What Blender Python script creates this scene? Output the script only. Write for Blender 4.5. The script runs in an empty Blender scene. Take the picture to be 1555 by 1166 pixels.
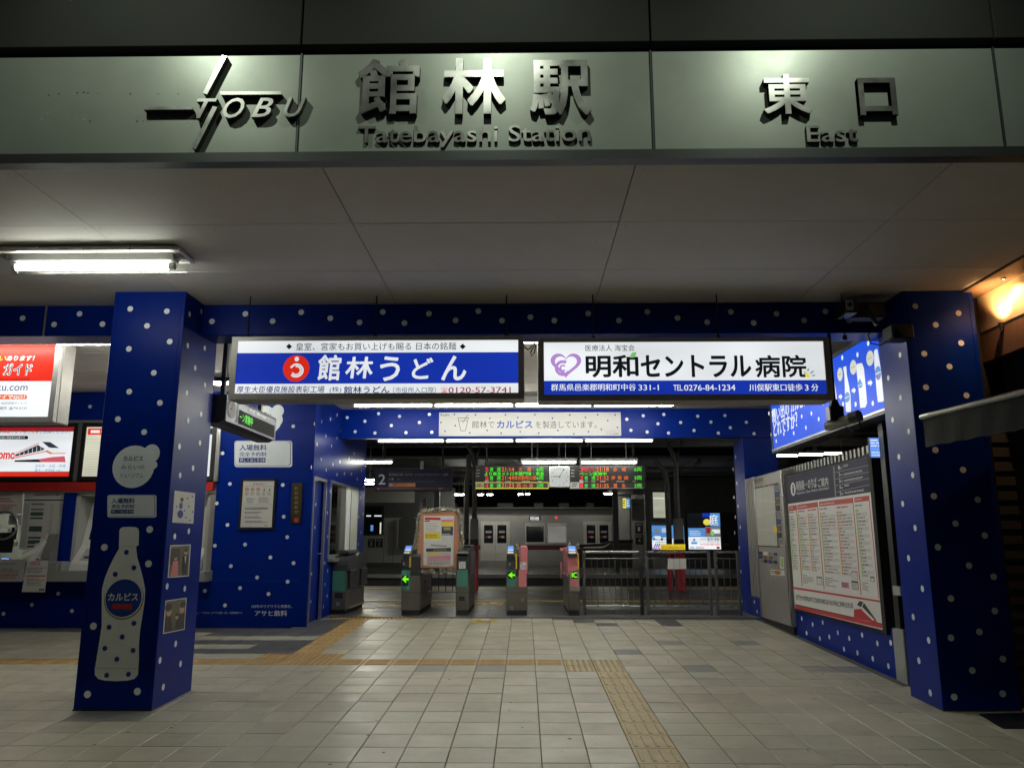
import bpy, math, random
from mathutils import Vector, Matrix
random.seed(7)
C = bpy.context.scene.collection
S = bpy.context.scene
# ---------------------------------------------------------------- camera
FPX, CX, CY, W0, H0 = 1205.0, 777.5, 583.0, 1555, 1166      # focal length in photo pixels
PITCH = math.atan(239 / FPX)
YAW = math.atan(19.5 / FPX * math.cos(PITCH))
EYE = Vector((0, 0, 1.5))
SLOPE = .0338                                               # the paving climbs gently towards the gates
cam = bpy.data.cameras.new('camera')
cam.sensor_width = 36; cam.lens = 36 * FPX / W0
cam.clip_start = .05; cam.clip_end = 500
cam_o = bpy.data.objects.new('camera', cam); C.objects.link(cam_o)
cam_o.location = EYE; cam_o.rotation_euler = (math.pi / 2 + PITCH, 0, YAW)
S.camera = cam_o
# ---------------------------------------------------------------- night sky, exposure
world = bpy.data.worlds.new('World'); S.world = world; world.use_nodes = True
wn = world.node_tree; bg = wn.nodes['Background']
bg.inputs[0].default_value = (.55, .62, .60, 1); bg.inputs[1].default_value = .012
S.view_settings.view_transform = 'Standard'; S.view_settings.look = 'None'
S.view_settings.exposure = .56; S.view_settings.gamma = 1
try: S.view_settings.use_curve_mapping = False
except Exception: pass
S.cycles.use_denoising = True
S.cycles.max_bounces = 8; S.cycles.diffuse_bounces = 4; S.cycles.glossy_bounces = 4
S.cycles.sample_clamp_indirect = 6
S.cycles.caustics_reflective = False; S.cycles.caustics_refractive = False
# lamp outputs (radiance of tubes and signs)
L_TUBE = 58.0; L_FRONT = 18.0; L_FAR = 24.0; SIGN = .60

# ---------------------------------------------------------------- materials
MATS = {}
def mat(name, col, rough=.5, metal=0., emit=None, estr=0., noise=.0, nscale=6., bump=0., bscale=40., spec=.5, coat=0., alpha=None, trans=0., rnoise=0., stretch=None):
    m = bpy.data.materials.new(name); m.use_nodes = True; t = m.node_tree; n = t.nodes; l = t.links
    b = n['Principled BSDF']
    b.inputs['Base Color'].default_value = (*col, 1); b.inputs['Roughness'].default_value = rough
    b.inputs['Metallic'].default_value = metal; b.inputs['Specular IOR Level'].default_value = spec
    b.inputs['Coat Weight'].default_value = coat; b.inputs['Coat Roughness'].default_value = .12
    if trans: b.inputs['Transmission Weight'].default_value = trans; b.inputs['IOR'].default_value = 1.2
    if emit: b.inputs['Emission Color'].default_value = (*emit, 1); b.inputs['Emission Strength'].default_value = estr
    if noise or bump or rnoise:
        tc = n.new('ShaderNodeTexCoord'); src = tc.outputs['Object']
        if stretch:
            mp = n.new('ShaderNodeMapping'); mp.inputs['Scale'].default_value = stretch
            l.new(src, mp.inputs[0]); src = mp.outputs[0]
        oi = n.new('ShaderNodeObjectInfo'); ad = n.new('ShaderNodeVectorMath'); ad.operation = 'ADD'
        sc = n.new('ShaderNodeMath'); sc.operation = 'MULTIPLY'; sc.inputs[1].default_value = 17.
        l.new(oi.outputs['Random'], sc.inputs[0]); l.new(src, ad.inputs[0]); l.new(sc.outputs[0], ad.inputs[1]); src = ad.outputs[0]
    if noise:
        nz = n.new('ShaderNodeTexNoise'); nz.inputs['Scale'].default_value = nscale; nz.inputs['Detail'].default_value = 7
        nz.inputs['Roughness'].default_value = .68
        l.new(src, nz.inputs['Vector'])
        mr = n.new('ShaderNodeMapRange'); mr.inputs[1].default_value = .25; mr.inputs[2].default_value = .75
        mr.inputs[3].default_value = 1 - noise; mr.inputs[4].default_value = 1 + noise
        l.new(nz.outputs['Fac'], mr.inputs[0])
        mx = n.new('ShaderNodeVectorMath'); mx.operation = 'SCALE'; mx.inputs[0].default_value = col
        l.new(mr.outputs[0], mx.inputs['Scale']); l.new(mx.outputs[0], b.inputs['Base Color'])
    if rnoise:
        nr = n.new('ShaderNodeTexNoise'); nr.inputs['Scale'].default_value = nscale * .7; nr.inputs['Detail'].default_value = 5
        l.new(src, nr.inputs['Vector'])
        mr2 = n.new('ShaderNodeMapRange'); mr2.inputs[1].default_value = .3; mr2.inputs[2].default_value = .7
        mr2.inputs[3].default_value = max(.02, rough - rnoise); mr2.inputs[4].default_value = rough + rnoise
        l.new(nr.outputs['Fac'], mr2.inputs[0]); l.new(mr2.outputs[0], b.inputs['Roughness'])
    if bump:
        nb = n.new('ShaderNodeTexNoise'); nb.inputs['Scale'].default_value = bscale; nb.inputs['Detail'].default_value = 6
        l.new(src, nb.inputs['Vector'])
        bp = n.new('ShaderNodeBump'); bp.inputs['Strength'].default_value = bump; bp.inputs['Distance'].default_value = .01
        l.new(nb.outputs['Fac'], bp.inputs['Height']); l.new(bp.outputs[0], b.inputs['Normal'])
    MATS[name] = m; return m
def lit(name, col, s=1.):
    """ink on a backlit acrylic face: gives off light in its own colour"""
    m = mat(name, tuple(c * .12 for c in col), .4, spec=.1, emit=col, estr=s * SIGN)
    if not name.startswith(('led', 'scr')):      # tubes behind the acrylic never light it evenly
        t = m.node_tree; n = t.nodes; g = n.new('ShaderNodeNewGeometry'); mp = n.new('ShaderNodeMapping'); mp.inputs['Scale'].default_value = (.7, .7, 2.2)
        nz = n.new('ShaderNodeTexNoise'); nz.inputs['Scale'].default_value = 1.3; nz.inputs['Detail'].default_value = 1
        mr = n.new('ShaderNodeMapRange'); mr.inputs[1].default_value = .3; mr.inputs[2].default_value = .7; mr.inputs[3].default_value = s * SIGN * .80; mr.inputs[4].default_value = s * SIGN * 1.1
        t.links.new(g.outputs['Position'], mp.inputs[0]); t.links.new(mp.outputs[0], nz.inputs[0]); t.links.new(nz.outputs['Fac'], mr.inputs[0]); t.links.new(mr.outputs[0], n['Principled BSDF'].inputs['Emission Strength'])
    return m
def M(x): return MATS[x] if isinstance(x, str) else x

mat('ceiling_board', (.61, .58, .55), .7, noise=.07, nscale=1.6, bump=.04)
mat('ceiling_void', (.05, .05, .05), .9)
mat('blue_wrap', (.0008, .017, .205), .33, noise=.06, nscale=2., spec=.09, rnoise=.02, bump=.012, bscale=5)
mat('dot_white', (.82, .85, .86), .33, spec=.3)
mat('dot_blue', (.01, .05, .32), .4)
mat('tile_a', (.395, .38, .295), .42, noise=.13, nscale=5, bump=.12, bscale=60, rnoise=.12)
mat('tile_b', (.37, .345, .27), .46, noise=.15, nscale=5, bump=.12, bscale=60, rnoise=.12)
mat('tile_c', (.44, .41, .325), .40, noise=.13, nscale=5, bump=.12, bscale=60, rnoise=.12)
mat('tile_dark', (.22, .215, .20), .4, noise=.2, nscale=20, bump=.1, bscale=80)
mat('granite', (.10, .10, .10), .38, noise=.28, nscale=60, bump=.06, rnoise=.1)
mat('grout', (.085, .08, .068), .9, noise=.3, nscale=8)
mat('asphalt', (.11, .11, .105), .8, noise=.25, nscale=14, bump=.3, bscale=120)
mat('platform_floor', (.06, .057, .05), .45, noise=.18, nscale=3, bump=.1, rnoise=.1)
mat('ballast', (.03, .028, .026), .95, noise=.5, nscale=30, bump=.6, bscale=30)
mat('tactile', (.40, .255, .085), .5, noise=.18, nscale=6, bump=.1)
mat('tactile_worn', (.40, .31, .15), .5, noise=.2, nscale=6, bump=.1)
mat('tactile_yellow', (.50, .34, .06), .5, noise=.15, nscale=6)
mat('fascia_panel', (.31, .355, .31), .40, .35, noise=.06, nscale=3, rnoise=.06, bump=.015, bscale=8)
mat('fascia_trim', (.09, .10, .10), .4, .6, noise=.1)
mat('upper_clad', (.025, .028, .026), .75, .0, spec=.2, noise=.08, nscale=2)
mat('letter_metal', (.50, .52, .49), .30, .92, noise=.05, nscale=8, rnoise=.08)
mat('letter_side', (.05, .055, .05), .5, .4)
mat('stain', (.10, .11, .09), .7)
mat('dark_metal', (.035, .036, .038), .4, .5, noise=.1)
mat('black', (.012, .012, .013), .5)
mat('matt_black', (.008, .008, .008), .8)
mat('alu', (.55, .55, .53), .35, .85, noise=.06, nscale=12, rnoise=.06)
mat('alu_dull', (.36, .35, .33), .45, .6, noise=.1, nscale=10)
mat('steel', (.46, .45, .43), .3, .9, noise=.12, nscale=14, rnoise=.08, stretch=(1, 1, .15))
mat('steel_dark', (.20, .20, .195), .32, .8, noise=.15, nscale=10, rnoise=.08)
mat('white_paint', (.72, .72, .70), .45, noise=.04)
mat('cream', (.58, .57, .50), .6, noise=.06)
mat('grey_wall', (.30, .295, .28), .6, noise=.1, nscale=2)
mat('grey_dark', (.10, .10, .098), .6, noise=.15)
mat('roof_steel', (.10, .095, .088), .6, .1, noise=.25, nscale=5)
mat('red_band', (.45, .025, .02), .4, noise=.06)
mat('red_paint', (.45, .02, .03), .45, noise=.1)
mat('stone_ledge', (.30, .31, .30), .35, noise=.2, nscale=70)
mat('paper', (.66, .66, .62), .7, noise=.05, nscale=8)
mat('row_shade', (.60, .60, .585), .7)
mat('paper_grey', (.45, .46, .44), .7, noise=.05)
mat('ink', (.03, .03, .035), .6)
mat('ink_grey', (.20, .20, .21), .6)
mat('ink_blue', (.012, .025, .20), .5)
mat('ink_red', (.50, .03, .04), .5)
mat('ink_pink', (.60, .20, .33), .5)
mat('ink_yellow', (.70, .55, .05), .5)
mat('ink_green', (.015, .07, .035), .5)
mat('navy', (.025, .027, .06), .6, noise=.05, spec=.3)
mat('sticker', (.74, .80, .84), .4, noise=.04)
mat('bottle_white', (.80, .84, .82), .45, noise=.05)
mat('bottle_shade', (.66, .71, .70), .45)
mat('gold', (.30, .28, .12), .5)
mat('gate_body', (.17, .16, .14), .36, .6, noise=.06, nscale=3, rnoise=.03)
mat('banner_white', (.50, .50, .50), .5)
mat('banner_ink', (.07, .07, .08), .6)
mat('gate_dark', (.045, .05, .052), .35, .2)
mat('gate_green', (.06, .21, .17), .4)
mat('gate_pink', (.62, .20, .22), .4)
mat('yellow_stripe', (.65, .45, .04), .4)
mat('rubber', (.015, .015, .015), .7)
mat('cardboard', (.42, .20, .12), .75, noise=.14, nscale=5, bump=.1)
mat('tinsel', (.65, .63, .52), .28, .9)
mat('plastic_sheet', (.60, .61, .60), .2, noise=.08, nscale=10, bump=.3, bscale=14)
mat('wood', (.16, .085, .05), .6, noise=.3, nscale=6, stretch=(8, 8, .6))
mat('cloth_awning', (.014, .015, .015), .85, noise=.15, nscale=5, bump=.25, bscale=5)
def clear_sheet(name, refl):      # thin clear sheet: lets light straight through and mirrors a little of it
    m = bpy.data.materials.new(name); m.use_nodes = True; t = m.node_tree; n = t.nodes; l = t.links
    n.remove(n['Principled BSDF']); tr_ = n.new('ShaderNodeBsdfTransparent'); tr_.inputs[0].default_value = (.93, .96, .94, 1)
    gl = n.new('ShaderNodeBsdfGlossy'); gl.inputs['Roughness'].default_value = .05; lw = n.new('ShaderNodeLayerWeight'); lw.inputs[0].default_value = refl
    mx = n.new('ShaderNodeMixShader'); l.new(lw.outputs['Fresnel'], mx.inputs[0]); l.new(tr_.outputs[0], mx.inputs[1]); l.new(gl.outputs[0], mx.inputs[2]); l.new(mx.outputs[0], n['Material Output'].inputs[0]); MATS[name] = m
clear_sheet('glass', .25)
mat('train_steel', (.36, .35, .33), .4, .5, noise=.08, nscale=3, rnoise=.05)
mat('train_door', (.66, .63, .57), .4, .35, noise=.06)
mat('maroon', (.09, .008, .02), .4)
mat('dark_glass', (.012, .014, .016), .08, spec=.7)
mat('brass_plate', (.06, .05, .025), .4, .7)
mat('skin_tone', (.50, .30, .20), .6)
mat('pic_dark', (.05, .045, .04), .6)
mat('pic_olive', (.13, .13, .09), .6, noise=.3)
mat('warm_wall', (.55, .42, .27), .6, noise=.1, nscale=3)
mat('siding', (.04, .038, .034), .6, noise=.2, nscale=6)
mat('white_line', (.55, .55, .52), .6, noise=.15)
mat('map_paper', (.42, .43, .38), .4, noise=.12, nscale=30)
# backlit inks
lit('lit_white', (.93, .97, 1.0), 1.0); lit('lit_white_dim', (.80, .84, .80), .62)
lit('lit_cream', (.90, .88, .68), .8)
lit('lit_blue', (.012, .045, .52), .85); lit('lit_blue_bright', (.002, .085, .80), 1.05)
lit('lit_red', (.95, .035, .015), .9); lit('lit_orange', (.95, .16, .03), .9); lit('lit_deepred', (.45, .02, .03), .8)
lit('lit_black', (.012, .014, .018), .6); lit('lit_navy', (.02, .05, .25), .7); lit('lit_violet', (.52, .28, .72), .9)
lit('lit_yellow', (.95, .85, .12), 1.); lit('lit_green', (.25, .75, .2), .9); lit('lit_grey', (.25, .28, .32), .8)
lit('lit_pale', (.82, .86, .72), .9); lit('lit_sky', (.12, .38, .85), .8); lit('lit_pink', (.75, .13, .17), .9)
lit('lit_train_shade', (.05, .06, .09), .7)
lit('led_green', (.10, 1., .04), 1.1); lit('led_red', (1., .05, .06), 1.1); lit('led_orange', (1., .20, .05), 1.1)
lit('led_lime', (.22, 1., .01), 1.2); lit('scr_blue', (.15, .35, .95), 1.1); lit('window_cream', (.60, .62, .48), .75)
lit('window_train', (.42, .41, .37), .45); lit('hosp_grey', (.45, .5, .55), .9)
def glow(name, col, s):
    m = mat(name, (.8, .8, .8), .5, emit=col, estr=s); return m
glow('tube', (1., .99, .87), L_TUBE); glow('tube_mid', (1., 1., .90), 20); glow('tube_low', (1., 1., .90), 11); glow('tube_plat', (1., .99, .87), 200); glow('tube_front', (1., 1., .90), L_FRONT); glow('tube_far', (.95, 1., .92), L_FAR)
glow('amber_lamp', (1., .55, .16), 16.)

# ---------------------------------------------------------------- geometry helpers
ORG = {}
def meta(o, label=None, cat=None, group=None, kind=None):
    if label: o['label'] = label
    if cat: o['category'] = cat
    if group: o['group'] = group
    if kind: o['kind'] = kind
    return o
def thing(name, label, cat, loc, group=None):
    o = bpy.data.objects.new(name, None); C.objects.link(o); o.location = loc; o.empty_display_size = .1
    ORG[o.name] = Vector(loc); return meta(o, label, cat, group)
def struct(name, loc=(0, 0, 0)):
    o = bpy.data.objects.new(name, None); C.objects.link(o); o.location = loc; ORG[o.name] = Vector(loc); return meta(o, kind='structure')

class MB:
    """collects polygons (world coordinates) and links them as one mesh object"""
    def __init__(s, m=None): s.v = []; s.f = []; s.mi = []; s.ms = []; s.sm = []; s.cur = m
    def mid(s, m):
        m = M(m if m is not None else s.cur)
        if m not in s.ms: s.ms.append(m)
        return s.ms.index(m)
    def add(s, vs, fs, m=None, smooth=False):
        k = len(s.v); s.v += [tuple(v) for v in vs]; i = s.mid(m)
        for f in fs: s.f.append([a + k for a in f]); s.mi.append(i); s.sm.append(smooth)
        return s
    def box(s, x0, y0, z0, x1, y1, z1, m=None, bev=0.):
        x0, x1 = sorted((x0, x1)); y0, y1 = sorted((y0, y1)); z0, z1 = sorted((z0, z1))
        b = min(bev, (x1 - x0) / 2.2, (y1 - y0) / 2.2, (z1 - z0) / 2.2)
        if b <= 0:
            v = [(x, y, z) for z in (z0, z1) for y in (y0, y1) for x in (x0, x1)]
            return s.add(v, [(0, 2, 3, 1), (4, 5, 7, 6), (0, 1, 5, 4), (2, 6, 7, 3), (0, 4, 6, 2), (1, 3, 7, 5)], m)
        v = []; idx = {}
        for iz, z in enumerate((z0, z1)):
            for iy, y in enumerate((y0, y1)):
                for ix, x in enumerate((x0, x1)):
                    sx, sy, sz = (1 - 2 * ix) * b, (1 - 2 * iy) * b, (1 - 2 * iz) * b
                    idx[ix, iy, iz] = len(v); v += [(x, y + sy, z + sz), (x + sx, y, z + sz), (x + sx, y + sy, z)]
        I = lambda a, b_, c, k: idx[a, b_, c] + k
        f = []
        for k, ax in ((0, 0), (1, 1), (2, 2)):
            for e in (0, 1):
                q = []
                for (p, r) in ((0, 0), (1, 0), (1, 1), (0, 1)):
                    t = [p, r]; t.insert(ax, e); q.append(I(*t, k))
                f.append(q)
        for a in (0, 1):
            for b_ in (0, 1):
                f.append([I(0, a, b_, 1), I(1, a, b_, 1), I(1, a, b_, 2), I(0, a, b_, 2)])
                f.append([I(a, 0, b_, 0), I(a, 1, b_, 0), I(a, 1, b_, 2), I(a, 0, b_, 2)])
                f.append([I(a, b_, 0, 0), I(a, b_, 1, 0), I(a, b_, 1, 1), I(a, b_, 0, 1)])
                for c_ in (0, 1): f.append([I(a, b_, c_, 0), I(a, b_, c_, 1), I(a, b_, c_, 2)])
        return s.add(v, f, m)
    def quad(s, a, b, c, d, m=None): return s.add([a, b, c, d], [(0, 1, 2, 3)], m)
    def tube(s, pts, r, m=None, n=8, cap=True, smooth=True):
        pts = [Vector(p) for p in pts]; rs = r if isinstance(r, (list, tuple)) else [r] * len(pts)
        V = []; F = []
        for i, p in enumerate(pts):
            d = (pts[min(i + 1, len(pts) - 1)] - pts[max(i - 1, 0)]).normalized()
            a = d.cross(Vector((0, 0, 1)) if abs(d.z) < .9 else Vector((1, 0, 0))).normalized(); b = d.cross(a)
            for k in range(n):
                t = 2 * math.pi * k / n; V.append(p + (a * math.cos(t) + b * math.sin(t)) * rs[i])
        for i in range(len(pts) - 1):
            for k in range(n): F.append((i * n + k, i * n + (k + 1) % n, (i + 1) * n + (k + 1) % n, (i + 1) * n + k))
        s.add(V, F, m, smooth)
        if cap: s.add(V[:n], [tuple(range(n))[::-1]], m); s.add(V[-n:], [tuple(range(n))], m)
        return s
    def prism(s, prof, axis, a, b, m=None):
        """extrude a closed 2-D profile along an axis ('x' -> (y,z), 'y' -> (x,z), 'z' -> (x,y))"""
        def P(p, t): return {'x': (t, p[0], p[1]), 'y': (p[0], t, p[1]), 'z': (p[0], p[1], t)}[axis]
        n = len(prof); V = [P(p, a) for p in prof] + [P(p, b) for p in prof]
        F = [(i, (i + 1) % n, (i + 1) % n + n, i + n) for i in range(n)] + [tuple(range(n))[::-1], tuple(range(n, 2 * n))]
        return s.add(V, F, m)
    def build(s, name, parent=None, label=None, cat=None, group=None, kind=None):
        me = bpy.data.meshes.new(name)
        org = ORG.get(parent.name, Vector()) if parent else Vector()
        me.from_pydata([(v[0] - org[0], v[1] - org[1], v[2] - org[2]) for v in s.v], [], s.f)
        for m in s.ms: me.materials.append(m)
        me.polygons.foreach_set('material_index', s.mi); me.polygons.foreach_set('use_smooth', s.sm)
        me.update()
        import bmesh
        if len(s.f) < 60000 and not getattr(s, 'flat', False):
            bm = bmesh.new(); bm.from_mesh(me); bmesh.ops.recalc_face_normals(bm, faces=bm.faces); bm.to_mesh(me); bm.free()
        o = bpy.data.objects.new(name, me); C.objects.link(o)
        if parent: o.parent = parent
        ORG[o.name] = org
        return meta(o, label, cat, group, kind)
def bx(name, parent, m, *a, bev=0., **k): return MB(m).box(*a, bev=bev).build(name, parent, **k)

def ray(px, py):
    x = (px - CX) / FPX; z = -(py - CY) / FPX
    cp, sp = math.cos(PITCH), math.sin(PITCH); y = cp - z * sp; z = sp + z * cp
    c, s_ = math.cos(YAW), math.sin(YAW)
    return Vector((x * c - y * s_, x * s_ + y * c, z))
class Face:
    """a flat surface standing in the scene: origin, right and up directions"""
    def __init__(s, O, R, U): s.O = Vector(O); s.R = Vector(R).normalized(); s.U = Vector(U).normalized(); s.N = s.R.cross(s.U)
    def P(s, u, v, d=0): return s.O + s.R * u + s.U * v + s.N * d
    def px(s, x, y):
        """where the sight line through a measured photo point meets this surface"""
        r = ray(x, y); t = (s.O - EYE).dot(s.N) / r.dot(s.N); p = EYE + r * t - s.O
        return p.dot(s.R), p.dot(s.U)
def front(Y, x=0, z=0): return Face((x, Y, z), (1, 0, 0), (0, 0, 1))        # faces the camera
def faces_right(X): return Face((X, 0, 0), (0, 1, 0), (0, 0, 1))           # faces +x
def faces_left(X): return Face((X, 0, 0), (0, -1, 0), (0, 0, 1))           # faces -x
_tc = {}
def glyphs(txt, bold=0., ext=0.):
    k = (txt, bold, ext)
    if k not in _tc:
        c = bpy.data.curves.new('t', 'FONT'); c.body = txt; c.offset = bold; c.extrude = ext
        c.resolution_u = 3; o = bpy.data.objects.new('t', c)
        me = bpy.data.meshes.new_from_object(o)
        vs = [tuple(v.co) for v in me.vertices]; fs = [tuple(p.vertices) for p in me.polygons]
        bpy.data.objects.remove(o); bpy.data.curves.remove(c); bpy.data.meshes.remove(me)
        _tc[k] = (vs, fs)
    return _tc[k]
class Print(MB):
    """flat print (or raised letters) on a Face; crop() sets the pixel frame that measured points are given in"""
    LIFT = .0012
    def __init__(s, face, crop=(0, 0, 1), base=.002):
        super().__init__(); s.F = face; s.crop = crop; s.base = base; s.flat = True
    def d(s, layer): return s.base + layer * s.LIFT
    def q(s, x, y): ox, oy, k = s.crop; return s.F.px(ox + x / k, oy + y / k)
    def uv(s, x0, y0, x1, y1):
        xm, ym = (x0 + x1) / 2, (y0 + y1) / 2
        return s.q(x0, ym)[0], s.q(xm, y1)[1], s.q(x1, ym)[0], s.q(xm, y0)[1]
    def rect(s, u0, v0, u1, v1, m, layer=0):
        d = s.d(layer); return s.quad(s.F.P(u0, v0, d), s.F.P(u1, v0, d), s.F.P(u1, v1, d), s.F.P(u0, v1, d), m)
    def r(s, x0, y0, x1, y1, m, layer=0): return s.rect(*s.uv(x0, y0, x1, y1), m, layer)
    def poly(s, uvs, m, layer=0): d = s.d(layer); return s.add([s.F.P(u, v, d) for u, v in uvs], [tuple(range(len(uvs)))], m)
    def p(s, pts, m, layer=0): return s.poly([s.q(*a) for a in pts], m, layer)
    def ell(s, u, v, ru, rv, m, layer=0, n=20):
        return s.poly([(u + ru * math.cos(2 * math.pi * k / n), v + rv * math.sin(2 * math.pi * k / n)) for k in range(n)], m, layer)
    def e(s, x0, y0, x1, y1, m, layer=0, n=24):
        a, b, c, d = s.uv(x0, y0, x1, y1); return s.ell((a + c) / 2, (b + d) / 2, (c - a) / 2, (d - b) / 2, m, layer, n)
    def ring(s, u, v, ru, rv, w, m, layer=0, a0=0, a1=360, n=28):
        d = s.d(layer); V = []
        for k in range(n + 1):
            t = math.radians(a0 + (a1 - a0) * k / n)
            V += [s.F.P(u + ru * math.cos(t), v + rv * math.sin(t), d), s.F.P(u + (ru - w) * math.cos(t), v + (rv - w) * math.sin(t), d)]
        return s.add(V, [(2 * k, 2 * k + 1, 2 * k + 3, 2 * k + 2) for k in range(n)], m)
    def stroke(s, uvs, w, m, layer=0):
        for (a, b), (c, e) in zip(uvs, uvs[1:]):
            L = math.hypot(c - a, e - b) or 1; nx, ny = -(e - b) / L * w / 2, (c - a) / L * w / 2
            s.poly([(a - nx, b - ny), (c - nx, e - ny), (c + nx, e + ny), (a + nx, b + ny)], m, layer)
        return s
    def text(s, t, u0, v0, u1, v1, m, layer=1, bold=0., shear=0.):
        if bold > .011:
            h = (v1 - v0) * bold * .85; k = 0
            ring_ = [(math.cos(i * math.pi / 6), math.sin(i * math.pi / 6)) for i in range(12)] if bold > .025 else ((-.8, -.8), (.8, -.8), (-.8, .8), (.8, .8)) if bold > .02 else ((-1, 0), (1, 0))
            for a, b in list(ring_) + [(0, 0)]:
                s.text(t, u0 + h + a * h, v0 + h + b * h, u1 - h + a * h, v1 - h + b * h, m, layer + k * .05, .0, shear); k += 1
            return s
        ext = 0.; side = None
        vs, fs = glyphs(t, bold, ext)
        if shear: vs = [(x + y * shear, y, z) for x, y, z in vs]
        xs = [v[0] for v in vs]; ys = [v[1] for v in vs]; x0, x1, y0, y1 = min(xs), max(xs), min(ys), max(ys)
        kx, ky = (u1 - u0) / (x1 - x0), (v1 - v0) / max(y1 - y0, 1e-6); d = s.d(layer)
        V = [s.F.P(u0 + (x - x0) * kx, v0 + (y - y0) * ky, d + z + ext) for x, y, z in vs]
        if side:
            k = len(s.v); s.v += [tuple(v) for v in V]; a, b = s.mid(m), s.mid(side)
            for f in fs:
                flatface = all(abs(vs[i][2] - vs[f[0]][2]) < 1e-5 for i in f)
                s.f.append([i + k for i in f]); s.mi.append(a if flatface else b); s.sm.append(False)
            return s
        return s.add(V, fs, m)
    def t(s, t_, x0, y0, x1, y1, m, layer=1, bold=0., **k): return s.text(t_, *s.uv(x0, y0, x1, y1), m, layer, bold, **k)
    def lines(s, u0, v0, u1, v1, n, m, layer=1, fill=.45, words=6, ragged=.3):
        """rows of print too small to read"""
        h = (v1 - v0) / n
        for i in range(n):
            y = v1 - (i + .5) * h; x = u0; end = u1 - (u1 - u0) * random.random() * ragged; w = (u1 - u0) / words
            while x < end:
                ww = min(w * random.uniform(.4, 1.3), end - x); s.rect(x, y - h * fill / 2, x + ww, y + h * fill / 2, m, layer); x += ww + w * .18
        return s
    def li(s, x0, y0, x1, y1, n, m, layer=1, **k): return s.lines(*s.uv(x0, y0, x1, y1), n, m, layer, **k)
    def dots(s, pts, r, m='dot_white', crop=None, layer=0):
        keep = s.crop
        if crop: s.crop = crop
        for x, y in pts: u, v = s.q(x, y); s.ell(u, v, r, r, m, layer, 18)
        s.crop = keep; return s
def fz(y): return SLOPE * min(y, 12.3)
# ================================================================ THE SETTING
# ---- paving: a grid of stone tiles climbing towards the gates
GX, GY, X_0, Y_0 = .2931, .316, -.193, 5.203
TILT = math.atan(SLOPE)
paving = struct('paving')
MB('asphalt').box(-40, -40, -.32, 40, 2.36, -.12).build('street', None, kind='structure')
def bed():
    m = MB('grout'); z = lambda y: SLOPE * y - .012
    for (x0, x1, y0, y1) in ((-12, 9, 2.36, 12.0),):
        m.add([(x0, y0, z(y0) - .2), (x1, y0, z(y0) - .2), (x1, y1, z(y1) - .2), (x0, y1, z(y1) - .2), (x0, y0, z(y0)), (x1, y0, z(y0)), (x1, y1, z(y1)), (x0, y1, z(y1))],
              [(4, 5, 6, 7), (0, 1, 5, 4), (1, 2, 6, 5), (2, 3, 7, 6), (3, 0, 4, 7), (3, 2, 1, 0)])
    m.build('grout_bed', paving)
bed()
def cell_at(px, py):
    u, v = Face((0, 0, 0), (1, 0, 0), (0, 1, SLOPE)).px(px, py); y = v * math.cos(TILT)
    return math.floor((u - X_0) / GX), math.floor((y - Y_0) / GY)
dark = {cell_at(*p) for p in ((652, 1013), (745, 1014), (1020, 977), (1062, 1017), (1124, 978), (1284, 1016), (1255, 1014), (110, 1092), (150, 1092), (185, 1092))}
mid_grey = {cell_at(*p) for p in ((955, 991), (880, 943), (905, 946), (1000, 945), (1020, 947))}
def tile_mesh(m, name):
    b = MB(m).box(-GX / 2 + .0026, -GY / 2 + .0026, -.03, GX / 2 - .0026, GY / 2 - .0026, 0, bev=.0028)
    o = b.build(name); me = o.data; bpy.data.objects.remove(o); return me
TM = {k: tile_mesh(k, 'tile') for k in ('tile_a', 'tile_b', 'tile_c', 'tile_dark', 'granite')}
def stud_mesh(kind, m):
    b = MB(m).box(-GX / 2 + .003, -GY / 2 + .003, -.03, GX / 2 - .003, GY / 2 - .003, .001, bev=.003)
    if kind == 'dots':
        for i in range(5):
            for j in range(5):
                x = -.116 + .058 * i; y = -.124 + .062 * j
                n = 8; V = [(x + .018 * math.cos(k * math.pi / 4), y + .018 * math.sin(k * math.pi / 4), .0) for k in range(n)] + \
                    [(x + .011 * math.cos(k * math.pi / 4), y + .011 * math.sin(k * math.pi / 4), .006) for k in range(n)]
                b.add(V, [(k, (k + 1) % n, (k + 1) % n + n, k + n) for k in range(n)] + [tuple(range(n, 2 * n))])
    else:
        for i in range(4):
            x = -.108 + .072 * i; w, L, n = .016, .128, 5
            def loop(w, L, z):
                return [(x + w * math.cos(math.pi * k / n), L - w + w * math.sin(math.pi * k / n), z) for k in range(n + 1)] + \
                       [(x - w * math.cos(math.pi * k / n), -L + w - w * math.sin(math.pi * k / n), z) for k in range(n + 1)]
            A, B = loop(w, L, 0), loop(w * .6, L - .006, .006); k_ = len(A)
            b.add(A + B, [(k, (k + 1) % k_, (k + 1) % k_ + k_, k + k_) for k in range(k_)] + [tuple(range(k_, 2 * k_))])
    o = b.build('tactile_tile'); me = o.data; bpy.data.objects.remove(o); return me
TS = {'bars': stud_mesh('bars', 'tactile_worn'), 'bars_o': stud_mesh('bars', 'tactile'), 'dots': stud_mesh('dots', 'tactile_worn'), 'dots_o': stud_mesh('dots', 'tactile')}
cells = []
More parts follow.
